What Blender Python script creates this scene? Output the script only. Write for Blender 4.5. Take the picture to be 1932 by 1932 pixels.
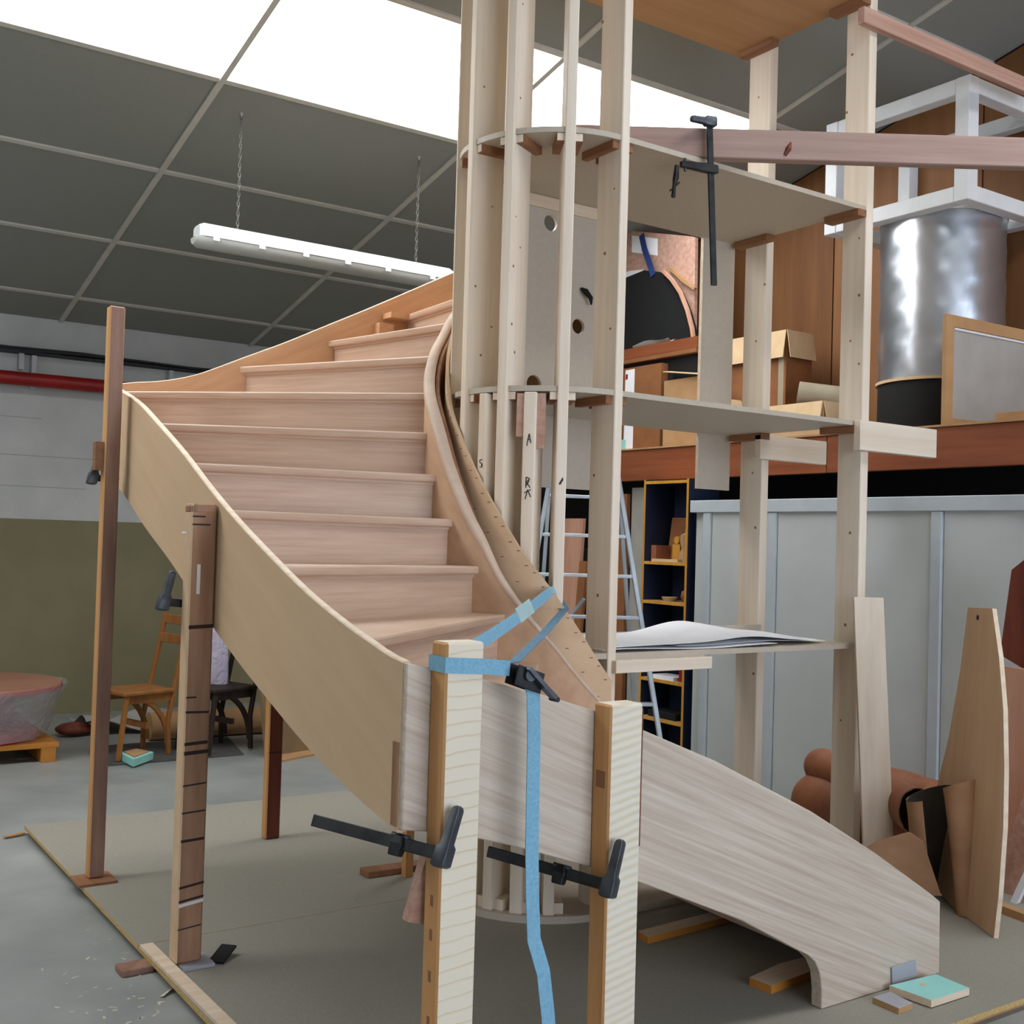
import bpy, bmesh, math, random
from mathutils import Vector, Matrix, Euler
random.seed(7)
for o in list(bpy.data.objects): bpy.data.objects.remove(o)
scene = bpy.context.scene
COL = scene.collection
rad = math.radians

# ------------------------------------------------------------------ camera
H = 1.6; FPX = 2150.0; CPX = 966.0
YAW, PITCH, ROLL = rad(34.3), rad(1.47), rad(1.69)
FWD = Vector((math.sin(YAW)*math.cos(PITCH), math.cos(YAW)*math.cos(PITCH), math.sin(PITCH)))
R0 = Vector((math.cos(YAW), -math.sin(YAW), 0)); U0 = R0.cross(FWD)
RGT = R0*math.cos(ROLL) + U0*math.sin(ROLL)
UPV = U0*math.cos(ROLL) - R0*math.sin(ROLL)
CAM = Vector((0, 0, H))
cd = bpy.data.cameras.new('camera'); cam = bpy.data.objects.new('camera', cd); COL.objects.link(cam)
cd.sensor_width = 36.0; cd.lens = 36.0*FPX/1932.0; cd.clip_start = 0.05; cd.clip_end = 200
m = Matrix((RGT, UPV, -FWD)).transposed().to_4x4(); m.translation = CAM
cam.matrix_world = m
scene.camera = cam

# ------------------------------------------------------------------ world, daylight, exposure
w = bpy.data.worlds.new('world'); scene.world = w; w.use_nodes = True
bg = w.node_tree.nodes['Background']; bg.inputs[0].default_value = (0.78, 0.88, 1.0, 1); bg.inputs[1].default_value = 0.6
SKYLIGHT_POWER = 13.0      # daylight through the roof sheets
FRONT_POWER = 7.6         # daylight through the glazed gate behind the camera
SIDE_POWER = 1.0          # daylight through the windows of the left wall
scene.view_settings.view_transform = 'Standard'
scene.view_settings.look = 'None'
scene.view_settings.gamma = 1.0
scene.view_settings.use_curve_mapping = False
scene.view_settings.exposure = -0.47

# measuring helpers: where the sight line of a photo pixel meets a plane of the room
def ray(x, y): return FWD + RGT*((x-CPX)/FPX) - UPV*((y-CPX)/FPX)
def pX(x, y, X): d = ray(x, y); return CAM + d*(X/d.x)
def pY(x, y, Y): d = ray(x, y); return CAM + d*(Y/d.y)
def pZ(x, y, z): d = ray(x, y); return CAM + d*((z-H)/d.z)

# ------------------------------------------------------------------ materials
def lin(c):
    return tuple((v/255/12.92) if v/255 <= .04045 else ((v/255+.055)/1.055)**2.4 for v in c)
def newmat(name):
    mt = bpy.data.materials.new(name); mt.use_nodes = True
    nt = mt.node_tree; b = nt.nodes['Principled BSDF']
    return mt, nt, b
AX = {'X': (0, 0, 0), 'Y': (0, 0, 90), 'Z': (0, -90, 0)}
def wood(name, light, dark, axis='X', freq=14.0, stretch=14.0, rough=.6, blotch=.25, bump=.05, contrast=(.35, .7), spec=.3):
    mt, nt, b = newmat(name); N = nt.nodes; L = nt.links
    tc = N.new('ShaderNodeTexCoord'); mp = N.new('ShaderNodeMapping'); mp.vector_type = 'TEXTURE'
    rot = AX[axis] if isinstance(axis, str) else axis
    mp.inputs['Rotation'].default_value = tuple(rad(a) for a in rot)
    mp.inputs['Scale'].default_value = stretch if isinstance(stretch, tuple) else (stretch, 1, 1)
    L.new(tc.outputs['Object'], mp.inputs['Vector'])
    n1 = N.new('ShaderNodeTexNoise'); n1.inputs['Scale'].default_value = freq; n1.inputs['Detail'].default_value = 6
    n1.inputs['Distortion'].default_value = .25; n1.inputs['Roughness'].default_value = .62
    L.new(mp.outputs[0], n1.inputs['Vector'])
    cr = N.new('ShaderNodeValToRGB'); e = cr.color_ramp.elements
    e[0].position = contrast[0]; e[0].color = (*lin(dark), 1); e[1].position = contrast[1]; e[1].color = (*lin(light), 1)
    L.new(n1.outputs[0], cr.inputs[0])
    n2 = N.new('ShaderNodeTexNoise'); n2.inputs['Scale'].default_value = 1.6; n2.inputs['Detail'].default_value = 2
    L.new(tc.outputs['Object'], n2.inputs['Vector'])
    mx = N.new('ShaderNodeMix'); mx.data_type = 'RGBA'; mx.blend_type = 'MULTIPLY'; mx.inputs[0].default_value = blotch
    L.new(cr.outputs[0], mx.inputs[6]); L.new(n2.outputs['Color'], mx.inputs[7])
    hs = N.new('ShaderNodeHueSaturation'); hs.inputs['Saturation'].default_value = 1.0; hs.inputs['Value'].default_value = 1+blotch*.5
    L.new(mx.outputs[2], hs.inputs['Color'])
    bwn = N.new('ShaderNodeRGBToBW'); L.new(n2.outputs['Color'], bwn.inputs[0]); L.new(bwn.outputs[0], mx.inputs[7])
    L.new(hs.outputs[0], b.inputs['Base Color'])
    bp = N.new('ShaderNodeBump'); bp.inputs['Strength'].default_value = bump; bp.inputs['Distance'].default_value = .004
    L.new(n1.outputs[0], bp.inputs['Height']); L.new(bp.outputs[0], b.inputs['Normal'])
    b.inputs['Roughness'].default_value = rough; b.inputs['Specular IOR Level'].default_value = spec
    return mt
def ringwood(name, light, line, period, soft=False, tilt=4):
    """sawn softwood whose growth rings run across the face"""
    mt, nt, b = newmat(name); N = nt.nodes; L = nt.links
    tc = N.new('ShaderNodeTexCoord'); mp = N.new('ShaderNodeMapping'); mp.inputs['Rotation'].default_value = (rad(tilt), rad(tilt), 0)
    L.new(tc.outputs['Object'], mp.inputs['Vector'])
    wv = N.new('ShaderNodeTexWave'); wv.wave_type = 'BANDS'; wv.bands_direction = 'Z'; wv.wave_profile = 'SAW' if not soft else 'SIN'
    wv.inputs['Scale'].default_value = 1/period*.314; wv.inputs['Distortion'].default_value = 1.6; wv.inputs['Detail'].default_value = 2
    wv.inputs['Detail Scale'].default_value = 1.2
    L.new(mp.outputs[0], wv.inputs['Vector'])
    cr = N.new('ShaderNodeValToRGB'); e = cr.color_ramp.elements
    e[0].position = .78 if not soft else .2; e[0].color = (*lin(light), 1); e[1].position = 1.0; e[1].color = (*lin(line), 1)
    L.new(wv.outputs['Fac'], cr.inputs[0])
    nz = N.new('ShaderNodeTexNoise'); nz.inputs['Scale'].default_value = 9; nz.inputs['Detail'].default_value = 4
    L.new(tc.outputs['Object'], nz.inputs['Vector'])
    mx = N.new('ShaderNodeMix'); mx.data_type = 'RGBA'; L.new(nz.outputs[0], mx.inputs[0])
    L.new(cr.outputs[0], mx.inputs[6]); mx.inputs[7].default_value = (*lin(light), 1)
    L.new(mx.outputs[2], b.inputs['Base Color']); b.inputs['Roughness'].default_value = .75
    return mt
def plain(name, c, rough=.6, metal=0., noise=0., nscale=6, bump=0., c2=None, spec=.4, bscale=None):
    mt, nt, b = newmat(name); N = nt.nodes; L = nt.links
    b.inputs['Base Color'].default_value = (*lin(c), 1); b.inputs['Roughness'].default_value = rough; b.inputs['Metallic'].default_value = metal
    b.inputs['Specular IOR Level'].default_value = spec
    tc = N.new('ShaderNodeTexCoord'); nz = N.new('ShaderNodeTexNoise'); nz.inputs['Scale'].default_value = nscale; nz.inputs['Detail'].default_value = 6
    L.new(tc.outputs['Object'], nz.inputs['Vector'])
    cr = N.new('ShaderNodeValToRGB'); e = cr.color_ramp.elements
    c2 = c2 or tuple(v*(1-noise) for v in c)
    e[0].position = .35; e[0].color = (*lin(c2), 1); e[1].position = .65; e[1].color = (*lin(c), 1)
    L.new(nz.outputs[0], cr.inputs[0]); L.new(cr.outputs[0], b.inputs['Base Color'])
    if bump:
        nb = nz
        if bscale:
            nb = N.new('ShaderNodeTexNoise'); nb.inputs['Scale'].default_value = bscale; nb.inputs['Detail'].default_value = 4
            L.new(tc.outputs['Object'], nb.inputs['Vector'])
        bp = N.new('ShaderNodeBump'); bp.inputs['Strength'].default_value = bump; bp.inputs['Distance'].default_value = .01
        L.new(nb.outputs[0], bp.inputs['Height']); L.new(bp.outputs[0], b.inputs['Normal'])
    return mt
def emit(name, c, s):
    mt = bpy.data.materials.new(name); mt.use_nodes = True; nt = mt.node_tree
    nt.nodes.clear(); o = nt.nodes.new('ShaderNodeOutputMaterial'); e = nt.nodes.new('ShaderNodeEmission')
    e.inputs[0].default_value = (*lin(c), 1); e.inputs[1].default_value = s; nt.links.new(e.outputs[0], o.inputs[0])
    return mt
def film(name, c, alpha=.45, rough=.2, bump=.9):
    mt, nt, b = newmat(name)
    b.inputs['Base Color'].default_value = (*lin(c), 1); b.inputs['Roughness'].default_value = rough; b.inputs['Alpha'].default_value = alpha
    N = nt.nodes; L = nt.links
    tc = N.new('ShaderNodeTexCoord'); nz = N.new('ShaderNodeTexNoise'); nz.inputs['Scale'].default_value = 9; nz.inputs['Detail'].default_value = 5; nz.inputs['Distortion'].default_value = 2
    L.new(tc.outputs['Object'], nz.inputs['Vector'])
    bp = N.new('ShaderNodeBump'); bp.inputs['Strength'].default_value = bump; bp.inputs['Distance'].default_value = .03
    L.new(nz.outputs[0], bp.inputs['Height']); L.new(bp.outputs[0], b.inputs['Normal'])
    return mt

M = {}
M['oak_low'] = wood('oak_lower_stringer', (212, 198, 180), (184, 166, 146), (0, 23, 0), freq=60, stretch=40, blotch=.2)
M['oak_mid'] = wood('oak_outer_stringer', (212, 182, 146), (204, 173, 137), (0, -27, 90), freq=14, stretch=10, blotch=.15)
M['oak_back'] = wood('oak_back_stringer', (214, 172, 130), (196, 150, 110), (0, -27, 0), freq=16, stretch=14, blotch=.15)
M['oak_tread'] = wood('oak_tread', (212, 185, 162), (192, 161, 136), 'X', freq=44, stretch=(24, 24, 1), blotch=.15, rough=.42)
M['oak_inner'] = wood('oak_inner_stringer', (206, 172, 140), (192, 156, 124), (0, -40, 60), freq=14, stretch=12, blotch=.15)
M['edge_light'] = wood('pale_and_lit_edge', (232, 214, 190), (214, 190, 160), 'X', freq=20, blotch=.1)  # pale edge wood; on the stringer tops it stands in for skylight
M['pale_edge'] = wood('lit_rounded_edge', (208, 186, 164), (198, 174, 152), 'X', freq=20, blotch=.1)  # paler than the stringer, for grazing light on its rounded edge
M['ply'] = wood('plywood_band', (216, 186, 152), (206, 172, 136), 'X', freq=10, stretch=8, blotch=.12)
M['spruce'] = wood('planed_spruce', (238, 225, 206), (223, 205, 181), 'Z', freq=16, stretch=22, blotch=.18)
M['spruce_x'] = wood('planed_spruce_lengthways', (238, 225, 206), (223, 205, 181), 'X', freq=16, stretch=22, blotch=.18)
M['spruce_y'] = wood('planed_spruce_across', (238, 225, 206), (223, 205, 181), 'Y', freq=16, stretch=22, blotch=.18)
M['cleat'] = wood('red_brown_batten', (160, 114, 80), (130, 88, 60), 'Y', freq=16, blotch=.2)
M['pink'] = wood('pink_douglas_fir', (205, 168, 150), (180, 138, 118), 'X', freq=26, stretch=26, blotch=.2)
M['ring1'] = ringwood('sawn_fir_thin_rings', (230, 218, 194), (204, 168, 116), .038)
M['ring2'] = ringwood('sawn_fir_wavy_rings', (230, 221, 202), (212, 190, 148), .025, soft=True, tilt=10)
M['orange_side'] = wood('fir_side_grain', (214, 165, 110), (190, 135, 82), 'Z', freq=14, stretch=18, blotch=.2)
M['redpost'] = wood('reused_reddish_post', (176, 140, 120), (120, 84, 66), 'Z', freq=12, stretch=10, blotch=.4, contrast=(.3, .75))
M['brownpost'] = wood('reused_brown_post', (178, 138, 108), (128, 88, 60), 'Z', freq=12, stretch=10, blotch=.4, contrast=(.3, .75))
M['darkred'] = wood('dark_red_hardwood', (128, 66, 48), (96, 46, 34), 'Z', freq=10, stretch=10)
M['chip'] = plain('chipboard', (152, 147, 134), .8, c2=(144, 139, 126), nscale=120, bump=.04)
M['chip_edge'] = plain('chipboard_edge', (206, 176, 116), .9, c2=(180, 146, 90), nscale=80)
M['mel'] = plain('grey_melamine', (190, 178, 160), .5, c2=(185, 173, 155), nscale=40)
M['meltop'] = wood('raw_top_panel', (190, 146, 102), (172, 128, 86), 'X', freq=8, blotch=.15)
M['concrete'] = plain('worn_concrete', (160, 163, 158), .38, c2=(136, 140, 136), nscale=2.2, bump=.05, spec=.5)
M['wallwhite'] = plain('painted_wall', (208, 209, 205), .75, c2=(196, 198, 195), nscale=3, bump=.06, bscale=30)
M['olive'] = plain('olive_dado_paint', (138, 130, 98), .6, c2=(131, 123, 92), nscale=3)
M['greyjoint'] = plain('wall_joint', (176, 177, 172), .8, noise=.05)
M['ceil'] = plain('ceiling_panel', (146, 147, 139), .85, c2=(143, 144, 136), nscale=60)
M['joint'] = plain('joint_strip', (206, 203, 190), .6, noise=.05)
M['mullion'] = plain('skylight_bar', (196, 196, 198), .5, noise=.05)
M['partition'] = plain('painted_partition', (196, 201, 198), .5, c2=(190, 195, 192), nscale=3)
M['partbat'] = plain('painted_batten', (190, 198, 202), .45, c2=(184, 192, 196), nscale=9)
M['brownwall'] = wood('brown_board_wall', (136, 92, 54), (114, 74, 42), 'Z', freq=6, stretch=10, blotch=.3)
M['brownwall2'] = wood('lighter_board_wall', (154, 108, 66), (138, 92, 56), 'Z', freq=6, stretch=10, blotch=.2)
M['beam'] = wood('varnished_brown_beam', (158, 92, 58), (128, 70, 42), 'Y', freq=10, stretch=16, blotch=.3, rough=.45)
M['steel'] = plain('dark_forged_steel', (58, 58, 58), .45, metal=.7, c2=(36, 36, 38), nscale=14)
M['steel2'] = plain('grey_cast_jaw', (92, 96, 100), .45, metal=.6, c2=(70, 72, 76), nscale=14)
M['black'] = plain('matt_black', (20, 21, 20), .8, noise=.2)
M['alu'] = plain('aluminium', (190, 198, 202), .42, metal=.6, noise=.1)
M['dullchain'] = plain('dull_chain', (120, 118, 108), .6, metal=.3, noise=.2)
M['dark'] = plain('under_mezzanine_shade', (34, 31, 29), .9, noise=.1)  # near-black colour puts the shade under the mezzanine into wall_right
M['dim_sheet'] = plain('olive_brown_sheet', (132, 108, 76), .85, c2=(120, 98, 68), nscale=5)
M['hide_in'] = plain('hide_inside_shade', (72, 62, 52), .9, c2=(56, 48, 40), nscale=8)  # inner side coloured dark for the shade inside the curls
M['foil'] = plain('aluminium_foil_wrap', (205, 210, 216), .3, metal=.9, noise=.05, nscale=5, bump=.12, bscale=6)
M['strap'] = plain('blue_webbing', (118, 168, 192), .7, c2=(132, 180, 202), nscale=90, bump=.3)
M['strap_d'] = plain('blue_webbing_dark', (92, 134, 160), .7, noise=.15, nscale=60)
M['white'] = plain('white_paint', (228, 230, 230), .5, noise=.04)
M['paper'] = plain('plan_paper', (250, 250, 252), .7, noise=.03)
M['red'] = plain('red_paint', (158, 28, 24), .4, noise=.1)
M['card'] = plain('cardboard', (186, 146, 102), .85, c2=(172, 132, 90), nscale=6)
M['card_l'] = plain('light_cardboard', (220, 190, 148), .85, c2=(206, 176, 136), nscale=6)
M['card_d'] = plain('dark_cardboard', (150, 98, 58), .85, c2=(134, 86, 50), nscale=6)
M['kraft'] = plain('brown_hide', (168, 108, 74), .6, c2=(140, 86, 58), nscale=5, bump=.2)
M['kraft_l'] = plain('pale_hide', (190, 148, 110), .75, c2=(168, 126, 92), nscale=5, bump=.2)
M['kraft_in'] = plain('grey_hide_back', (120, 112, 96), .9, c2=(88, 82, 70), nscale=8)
M['yellow'] = wood('yellow_shelf_edge', (214, 158, 64), (190, 134, 48), 'Z', freq=12, blotch=.1)
M['navy'] = plain('navy_board', (22, 34, 62), .6, noise=.15)
M['turq'] = plain('turquoise_board', (160, 222, 212), .5, c2=(150, 212, 204), nscale=4)
M['bluegrey'] = plain('blue_grey_laminate', (168, 168, 174), .4, noise=.05)
M['oakchair'] = wood('oiled_oak_chair', (164, 110, 58), (138, 88, 42), 'Z', freq=12, blotch=.2)
M['darkchair'] = wood('dark_stained_chair', (62, 48, 40), (40, 30, 26), 'Z', freq=12, blotch=.2)
M['pallet'] = wood('orange_pallet_wood', (206, 140, 62), (180, 116, 46), 'X', freq=10, blotch=.2)
M['film'] = film('clear_stretch_film', (220, 224, 230), .38)
M['lilac'] = film('bubble_wrap', (206, 196, 214), .8, .25)
M['redtop'] = plain('red_table_board', (168, 120, 96), .5, c2=(158, 108, 86), nscale=3)
M['redrim'] = plain('red_table_rim', (190, 42, 30), .5, noise=.1)
M['mat'] = plain('dark_rubber_mat', (84, 82, 80), .9, noise=.15)
M['lampwhite'] = plain('white_lamp_body', (226, 230, 228), .4, noise=.03)
M['diffuser'] = film('lamp_diffuser', (206, 208, 200), .75, .3, bump=.02)
M['ink'] = plain('pencil_mark', (48, 44, 42), .8, noise=.1)
M['scribe'] = plain('saw_mark', (52, 34, 28), .8, noise=.1)
M['chalk'] = plain('white_chalk', (226, 220, 214), .8, noise=.05)
M['glow'] = emit('daylit_roof_sheet', (250, 252, 255), SKYLIGHT_POWER)
M['glow_front'] = emit('daylit_gate_pane', (224, 235, 255), FRONT_POWER)
M['glow_side'] = emit('daylit_side_pane', (236, 244, 255), SIDE_POWER)
M['turqstick'] = plain('pale_tape', (176, 206, 206), .6, noise=.05)
M['bluestrap'] = plain('navy_blue_strap', (40, 62, 120), .7, noise=.15)
M['pvc'] = plain('frosted_tube', (176, 164, 138), .35, noise=.08)
M['silver'] = plain('crumpled_silver', (196, 198, 198), .25, metal=.8, noise=.2, nscale=14, bump=.6, bscale=20)
M['greypanel'] = plain('grey_primer_board', (172, 168, 160), .7, c2=(162, 158, 150), nscale=5)
M['pinkboard'] = wood('pink_board', (214, 166, 140), (194, 144, 118), 'Z', freq=8, blotch=.15)
M['shaving'] = plain('wood_shaving', (214, 206, 188), .9, noise=.1)
M['cable'] = plain('black_cable', (34, 34, 36), .6, noise=.1)

# ------------------------------------------------------------------ geometry helpers (world coordinates)
class G:
    def __init__(s): s.v = []; s.f = []
    def add(s, vs, fs):
        n = len(s.v); s.v += [Vector(p) for p in vs]; s.f += [tuple(i+n for i in f) for f in fs]; return s
    def box(s, x0, x1, y0, y1, z0, z1):
        return s.add([(x0,y0,z0),(x1,y0,z0),(x1,y1,z0),(x0,y1,z0),(x0,y0,z1),(x1,y0,z1),(x1,y1,z1),(x0,y1,z1)],
                     [(0,3,2,1),(4,5,6,7),(0,1,5,4),(1,2,6,5),(2,3,7,6),(3,0,4,7)])
    def obox(s, o, a, b, c):
        """box from corner o along three edge vectors"""
        o, a, b, c = Vector(o), Vector(a), Vector(b), Vector(c)
        P = [o, o+a, o+a+b, o+b]; 
        fs = [(0,3,2,1),(4,5,6,7),(0,1,5,4),(1,2,6,5),(2,3,7,6),(3,0,4,7)]
        if a.cross(b).dot(c) < 0: fs = [tuple(reversed(f)) for f in fs]
        return s.add(P+[p+c for p in P], fs)
    def prism(s, pts, vec):
        pts = [Vector(p) for p in pts]; vec = Vector(vec); n = len(pts)
        nn = Vector((0,0,0))
        for i in range(n):
            a, b = pts[i], pts[(i+1) % n]; nn += (a-pts[0]).cross(b-pts[0])
        fs = [tuple(reversed(range(n))), tuple(range(n, 2*n))] + [(i, (i+1) % n, n+(i+1) % n, n+i) for i in range(n)]
        if nn.dot(vec) < 0: fs = [tuple(reversed(f)) for f in fs]
        return s.add(pts+[p+vec for p in pts], fs)
    def loft(s, secs, caps=True, closed=False):
        n = len(secs[0]); vs = [p for c in secs for p in c]; fs = []
        k = len(secs)
        for i in range(k if closed else k-1):
            for j in range(n):
                a = i*n+j; b = i*n+(j+1) % n; i2 = (i+1) % k
                fs.append((a, b, i2*n+(j+1) % n, i2*n+j))
        if caps and not closed: fs += [tuple(reversed(range(n))), tuple((k-1)*n+j for j in range(n))]
        return s.add(vs, fs)
    def tube(s, path, r, n=10, caps=True, closed=False):
        path = [Vector(p) for p in path]; secs = []; k = len(path)
        prev = None
        for i, p in enumerate(path):
            if closed: t = path[(i+1) % k]-path[i-1]
            else: t = path[min(i+1, k-1)]-path[max(i-1, 0)]
            t.normalize()
            ref = prev if prev is not None else (Vector((0,0,1)) if abs(t.z) < .9 else Vector((1,0,0)))
            x = (ref - t*ref.dot(t)).normalized(); y = t.cross(x); prev = x
            rr = r[i] if isinstance(r, (list, tuple)) else r
            secs.append([p + x*math.cos(2*math.pi*j/n)*rr + y*math.sin(2*math.pi*j/n)*rr for j in range(n)])
        return s.loft(secs, caps, closed)
    def bar(s, path, w, t, up=(0,0,1)):
        """flat bar: width w along 'up', thickness t"""
        path = [Vector(p) for p in path]; secs = []; k = len(path); up = Vector(up)
        for i, p in enumerate(path):
            d = (path[min(i+1, k-1)]-path[max(i-1, 0)]).normalized()
            u = (up - d*up.dot(d)).normalized(); n = d.cross(u)
            secs.append([p+u*w/2+n*t/2, p-u*w/2+n*t/2, p-u*w/2-n*t/2, p+u*w/2-n*t/2])
        return s.loft(secs)
    def lathe(s, c, prof, n=32, caps=False):
        c = Vector(c); secs = []
        for r, z in prof: secs.append([c+Vector((r*math.cos(2*math.pi*j/n), r*math.sin(2*math.pi*j/n), z)) for j in range(n)])
        return s.loft(secs, caps)

ORG = {}
def _tag(o, label, cat, group, kind):
    if label: o['label'] = label
    if cat: o['category'] = cat
    if group: o['group'] = group
    if kind: o['kind'] = kind
def thing(name, label, cat, loc, group=None, kind=None):
    o = bpy.data.objects.new(name, None); COL.objects.link(o); o.location = Vector(loc); o.empty_display_size = .1
    ORG[o.name] = Vector(loc); _tag(o, label, cat, group, kind); return o
def obj(name, g, mat, parent=None, label=None, cat=None, group=None, kind=None, bevel=0, smooth=0, seg=1, mats=None, matfn=None):
    vs = g.v; lo = Vector((min(p.x for p in vs), min(p.y for p in vs), min(p.z for p in vs))); hi = Vector((max(p.x for p in vs), max(p.y for p in vs), max(p.z for p in vs)))
    org = Vector(((lo.x+hi.x)/2, (lo.y+hi.y)/2, lo.z))
    me = bpy.data.meshes.new(name); bm = bmesh.new()
    bv = [bm.verts.new(p-org) for p in vs]
    for f in g.f:
        try: bm.faces.new([bv[i] for i in f])
        except ValueError: pass
    bmesh.ops.recalc_face_normals(bm, faces=bm.faces)
    if bevel:
        ed = [e for e in bm.edges if len(e.link_faces) == 2 and e.calc_face_angle(0) > rad(35)]
        bmesh.ops.bevel(bm, geom=ed, offset=bevel, segments=seg, profile=.5, affect='EDGES', clamp_overlap=True)
    bm.to_mesh(me); bm.free()
    me.materials.append(M[mat] if isinstance(mat, str) else mat)
    if mats:
        for mm in mats: me.materials.append(M[mm])
        for p in me.polygons: p.material_index = matfn(p.normal, p.center+org)
    if smooth:
        me.polygons.foreach_set('use_smooth', [True]*len(me.polygons)); me.set_sharp_from_angle(angle=rad(smooth))
    o = bpy.data.objects.new(name, me); COL.objects.link(o)
    if parent is not None:
        o.parent = parent; o.location = org - ORG[parent.name]
    else: o.location = org
    ORG[o.name] = org; _tag(o, label, cat, group, kind)
    return o
def dup(src, name, parent, worldloc, label=None, cat=None, group=None, rot=None):
    c = src.copy(); c.name = name; COL.objects.link(c); c.parent = parent
    c.location = Vector(worldloc) - (ORG[parent.name] if parent else Vector((0,0,0)))
    if rot: c.rotation_euler = rot
    ORG[c.name] = Vector(worldloc); _tag(c, label, cat, group, None); return c
def interp(tab, x):
    if x <= tab[0][0]: return tab[0][1]
    for (a, b), (c, d) in zip(tab, tab[1:]):
        if x <= c: return b+(d-b)*(x-a)/(c-a)
    return tab[-1][1]
def spline(tab, x):
    """monotone-ish smooth interpolation (Catmull-Rom on the table)"""
    n = len(tab)
    if x <= tab[0][0]: return tab[0][1]
    if x >= tab[-1][0]: return tab[-1][1]
    for i in range(n-1):
        if tab[i][0] <= x <= tab[i+1][0]:
            x0, y0 = tab[i]; x1, y1 = tab[i+1]
            def sl(k):
                a = tab[max(k-1, 0)]; b = tab[min(k+1, n-1)]; return (b[1]-a[1])/(b[0]-a[0])
            h = x1-x0; t = (x-x0)/h; m0 = sl(i)*h; m1 = sl(i+1)*h
            return (2*t**3-3*t*t+1)*y0+(t**3-2*t*t+t)*m0+(-2*t**3+3*t*t)*y1+(t**3-t*t)*m1

# ================================================================== the setting
FZ = -0.045                                   # concrete level; the chipboard tops lie at z = 0
XL, XR, YF, YB = -5.0, 6.72, -5.0, 10.6
def cz(y): return 5.833 - .2262*y             # underside of the pitched roof
obj('floor', G().box(XL-.2, XR+.2, YF-.2, YB+.2, FZ-.15, FZ), 'concrete', kind='structure')

wb = obj('wall_back', G().box(XL-.2, XR+.2, YB, YB+.2, FZ, cz(YB)+.25), 'wallwhite', kind='structure')
obj('painted_dado', G().box(XL, XR, YB-.006, YB, FZ, 1.67), 'olive', wb, label='olive green painted lower wall')
for zz_, x1_ in ((2.22, 3.1), (1.95, 2.6), (2.55, 2.2)): obj('render_joint', G().box(XL, x1_, YB-.002, YB, zz_, zz_+.008), 'greyjoint', wb)
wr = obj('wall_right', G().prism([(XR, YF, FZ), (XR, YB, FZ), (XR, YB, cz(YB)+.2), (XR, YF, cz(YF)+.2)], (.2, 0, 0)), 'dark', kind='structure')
y = 2.0; k = 0
while y < 9.5:
    y1 = y+1.22
    zt = cz(y1)-.03
    obj('board', G().prism([(XR-.02, y+.006, 2.36), (XR-.02, y1-.006, 2.36), (XR-.02, y1-.006, cz(y1)-.02), (XR-.02, y+.006, cz(y)-.02)], (.02, 0, 0)), 'brownwall' if k % 2 else 'brownwall2', wr)
    y = y1; k += 1
wl = obj('wall_left', G().prism([(XL, YF, FZ), (XL, YB, FZ), (XL, YB, cz(YB)+.2), (XL, YF, cz(YF)+.2)], (-.2, 0, 0)), 'wallwhite', kind='structure')
wf = obj('wall_front', G().box(XL-.2, XR+.2, YF-.2, YF, FZ, cz(YF)+.2), 'wallwhite', kind='structure')
# windows out of view that light the hall: side strip and glazed gate
w2 = obj('window_2', G().box(XL+.0, XL+.02, 1.5, 8.5, 1.0, 1.06), 'mullion', kind='structure')
for i in range(5):
    y0 = 1.5+i*1.4
    obj('pane', G().box(XL+.005, XL+.015, y0+.03, y0+1.37, 1.06, 3.0), 'glow_side', w2)
    obj('window_bar', G().box(XL, XL+.04, y0-.03, y0+.03, 1.06, 3.0), 'mullion', w2)
w3 = obj('window_3', G().box(-.5, 6.6, YF, YF+.03, .2, .28), 'mullion', kind='structure')
for i in range(5):
    x0 = -.5+i*1.42
    obj('pane', G().box(x0+.03, x0+1.39, YF+.005, YF+.015, .28, 4.2), 'glow_front', w3)
    obj('window_bar', G().box(x0-.03, x0+.03, YF, YF+.04, .28, 4.2), 'mullion', w3)

# pitched ceiling of sheets with pale joint strips
def slab(x0, x1, ya, yb, dz, t):              # ya > yb
    return G().obox((x0, ya, cz(ya)+dz), (x1-x0, 0, 0), (0, yb-ya, cz(yb)-cz(ya)), (0, 0, t))
ce = obj('ceiling', slab(XL-.2, XR+.2, YB+.2, 6.643, .03, .1), 'ceil', kind='structure')
obj('roof_slab', slab(XL-.2, XR+.2, 5.549, 2.16, .03, .1), 'ceil', ce)
obj('roof_slab', slab(XL-.2, 2.324, 2.16, 1.04, .03, .1), 'ceil', ce)
obj('roof_slab', slab(XL-.2, XR+.2, 1.04, YF-.2, .03, .1), 'ceil', ce)
obj('roof_slab', slab(5.84, XR+.2, 6.643, 5.549, .03, .1), 'ceil', ce)
XS = [XL, -4.708, -2.95, -1.192, .566, 2.324, 4.082, 5.84, XR]
YS = [YB, 10.056, 8.932, 7.795, 6.643, 5.549, 4.40, 3.28, 2.16, 1.04, -.08, -1.2, -2.32, -3.44, YF]
for j in range(len(YS)-1):
    for i in range(len(XS)-1):
        if (YS[j] == 6.643 and i < 7) or (YS[j] == 2.16 and i >= 5): continue
        obj('ceiling_panel', slab(XS[i]+.006, XS[i+1]-.006, YS[j]-.006, YS[j+1]+.006, 0, .03), 'ceil', ce)
for yj in YS[1:8]:
    obj('joint_strip', slab(XL, XR, yj+.02, yj-.02, -.012, .012), 'joint', ce)
for xi in XS[1:8]:
    for (ya, yb) in ((YB, 6.643), (5.549, 3.28)):
        obj('joint_strip', slab(xi-.02, xi+.02, ya, yb, -.016, .014), 'joint', ce)
w1 = obj('window_1', slab(XL, 5.84, 6.66, 6.63, -.006, .05), 'mullion', kind='structure')
obj('window_bar', slab(XL, 5.84, 5.56, 5.53, -.006, .05), 'joint', w1)
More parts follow.
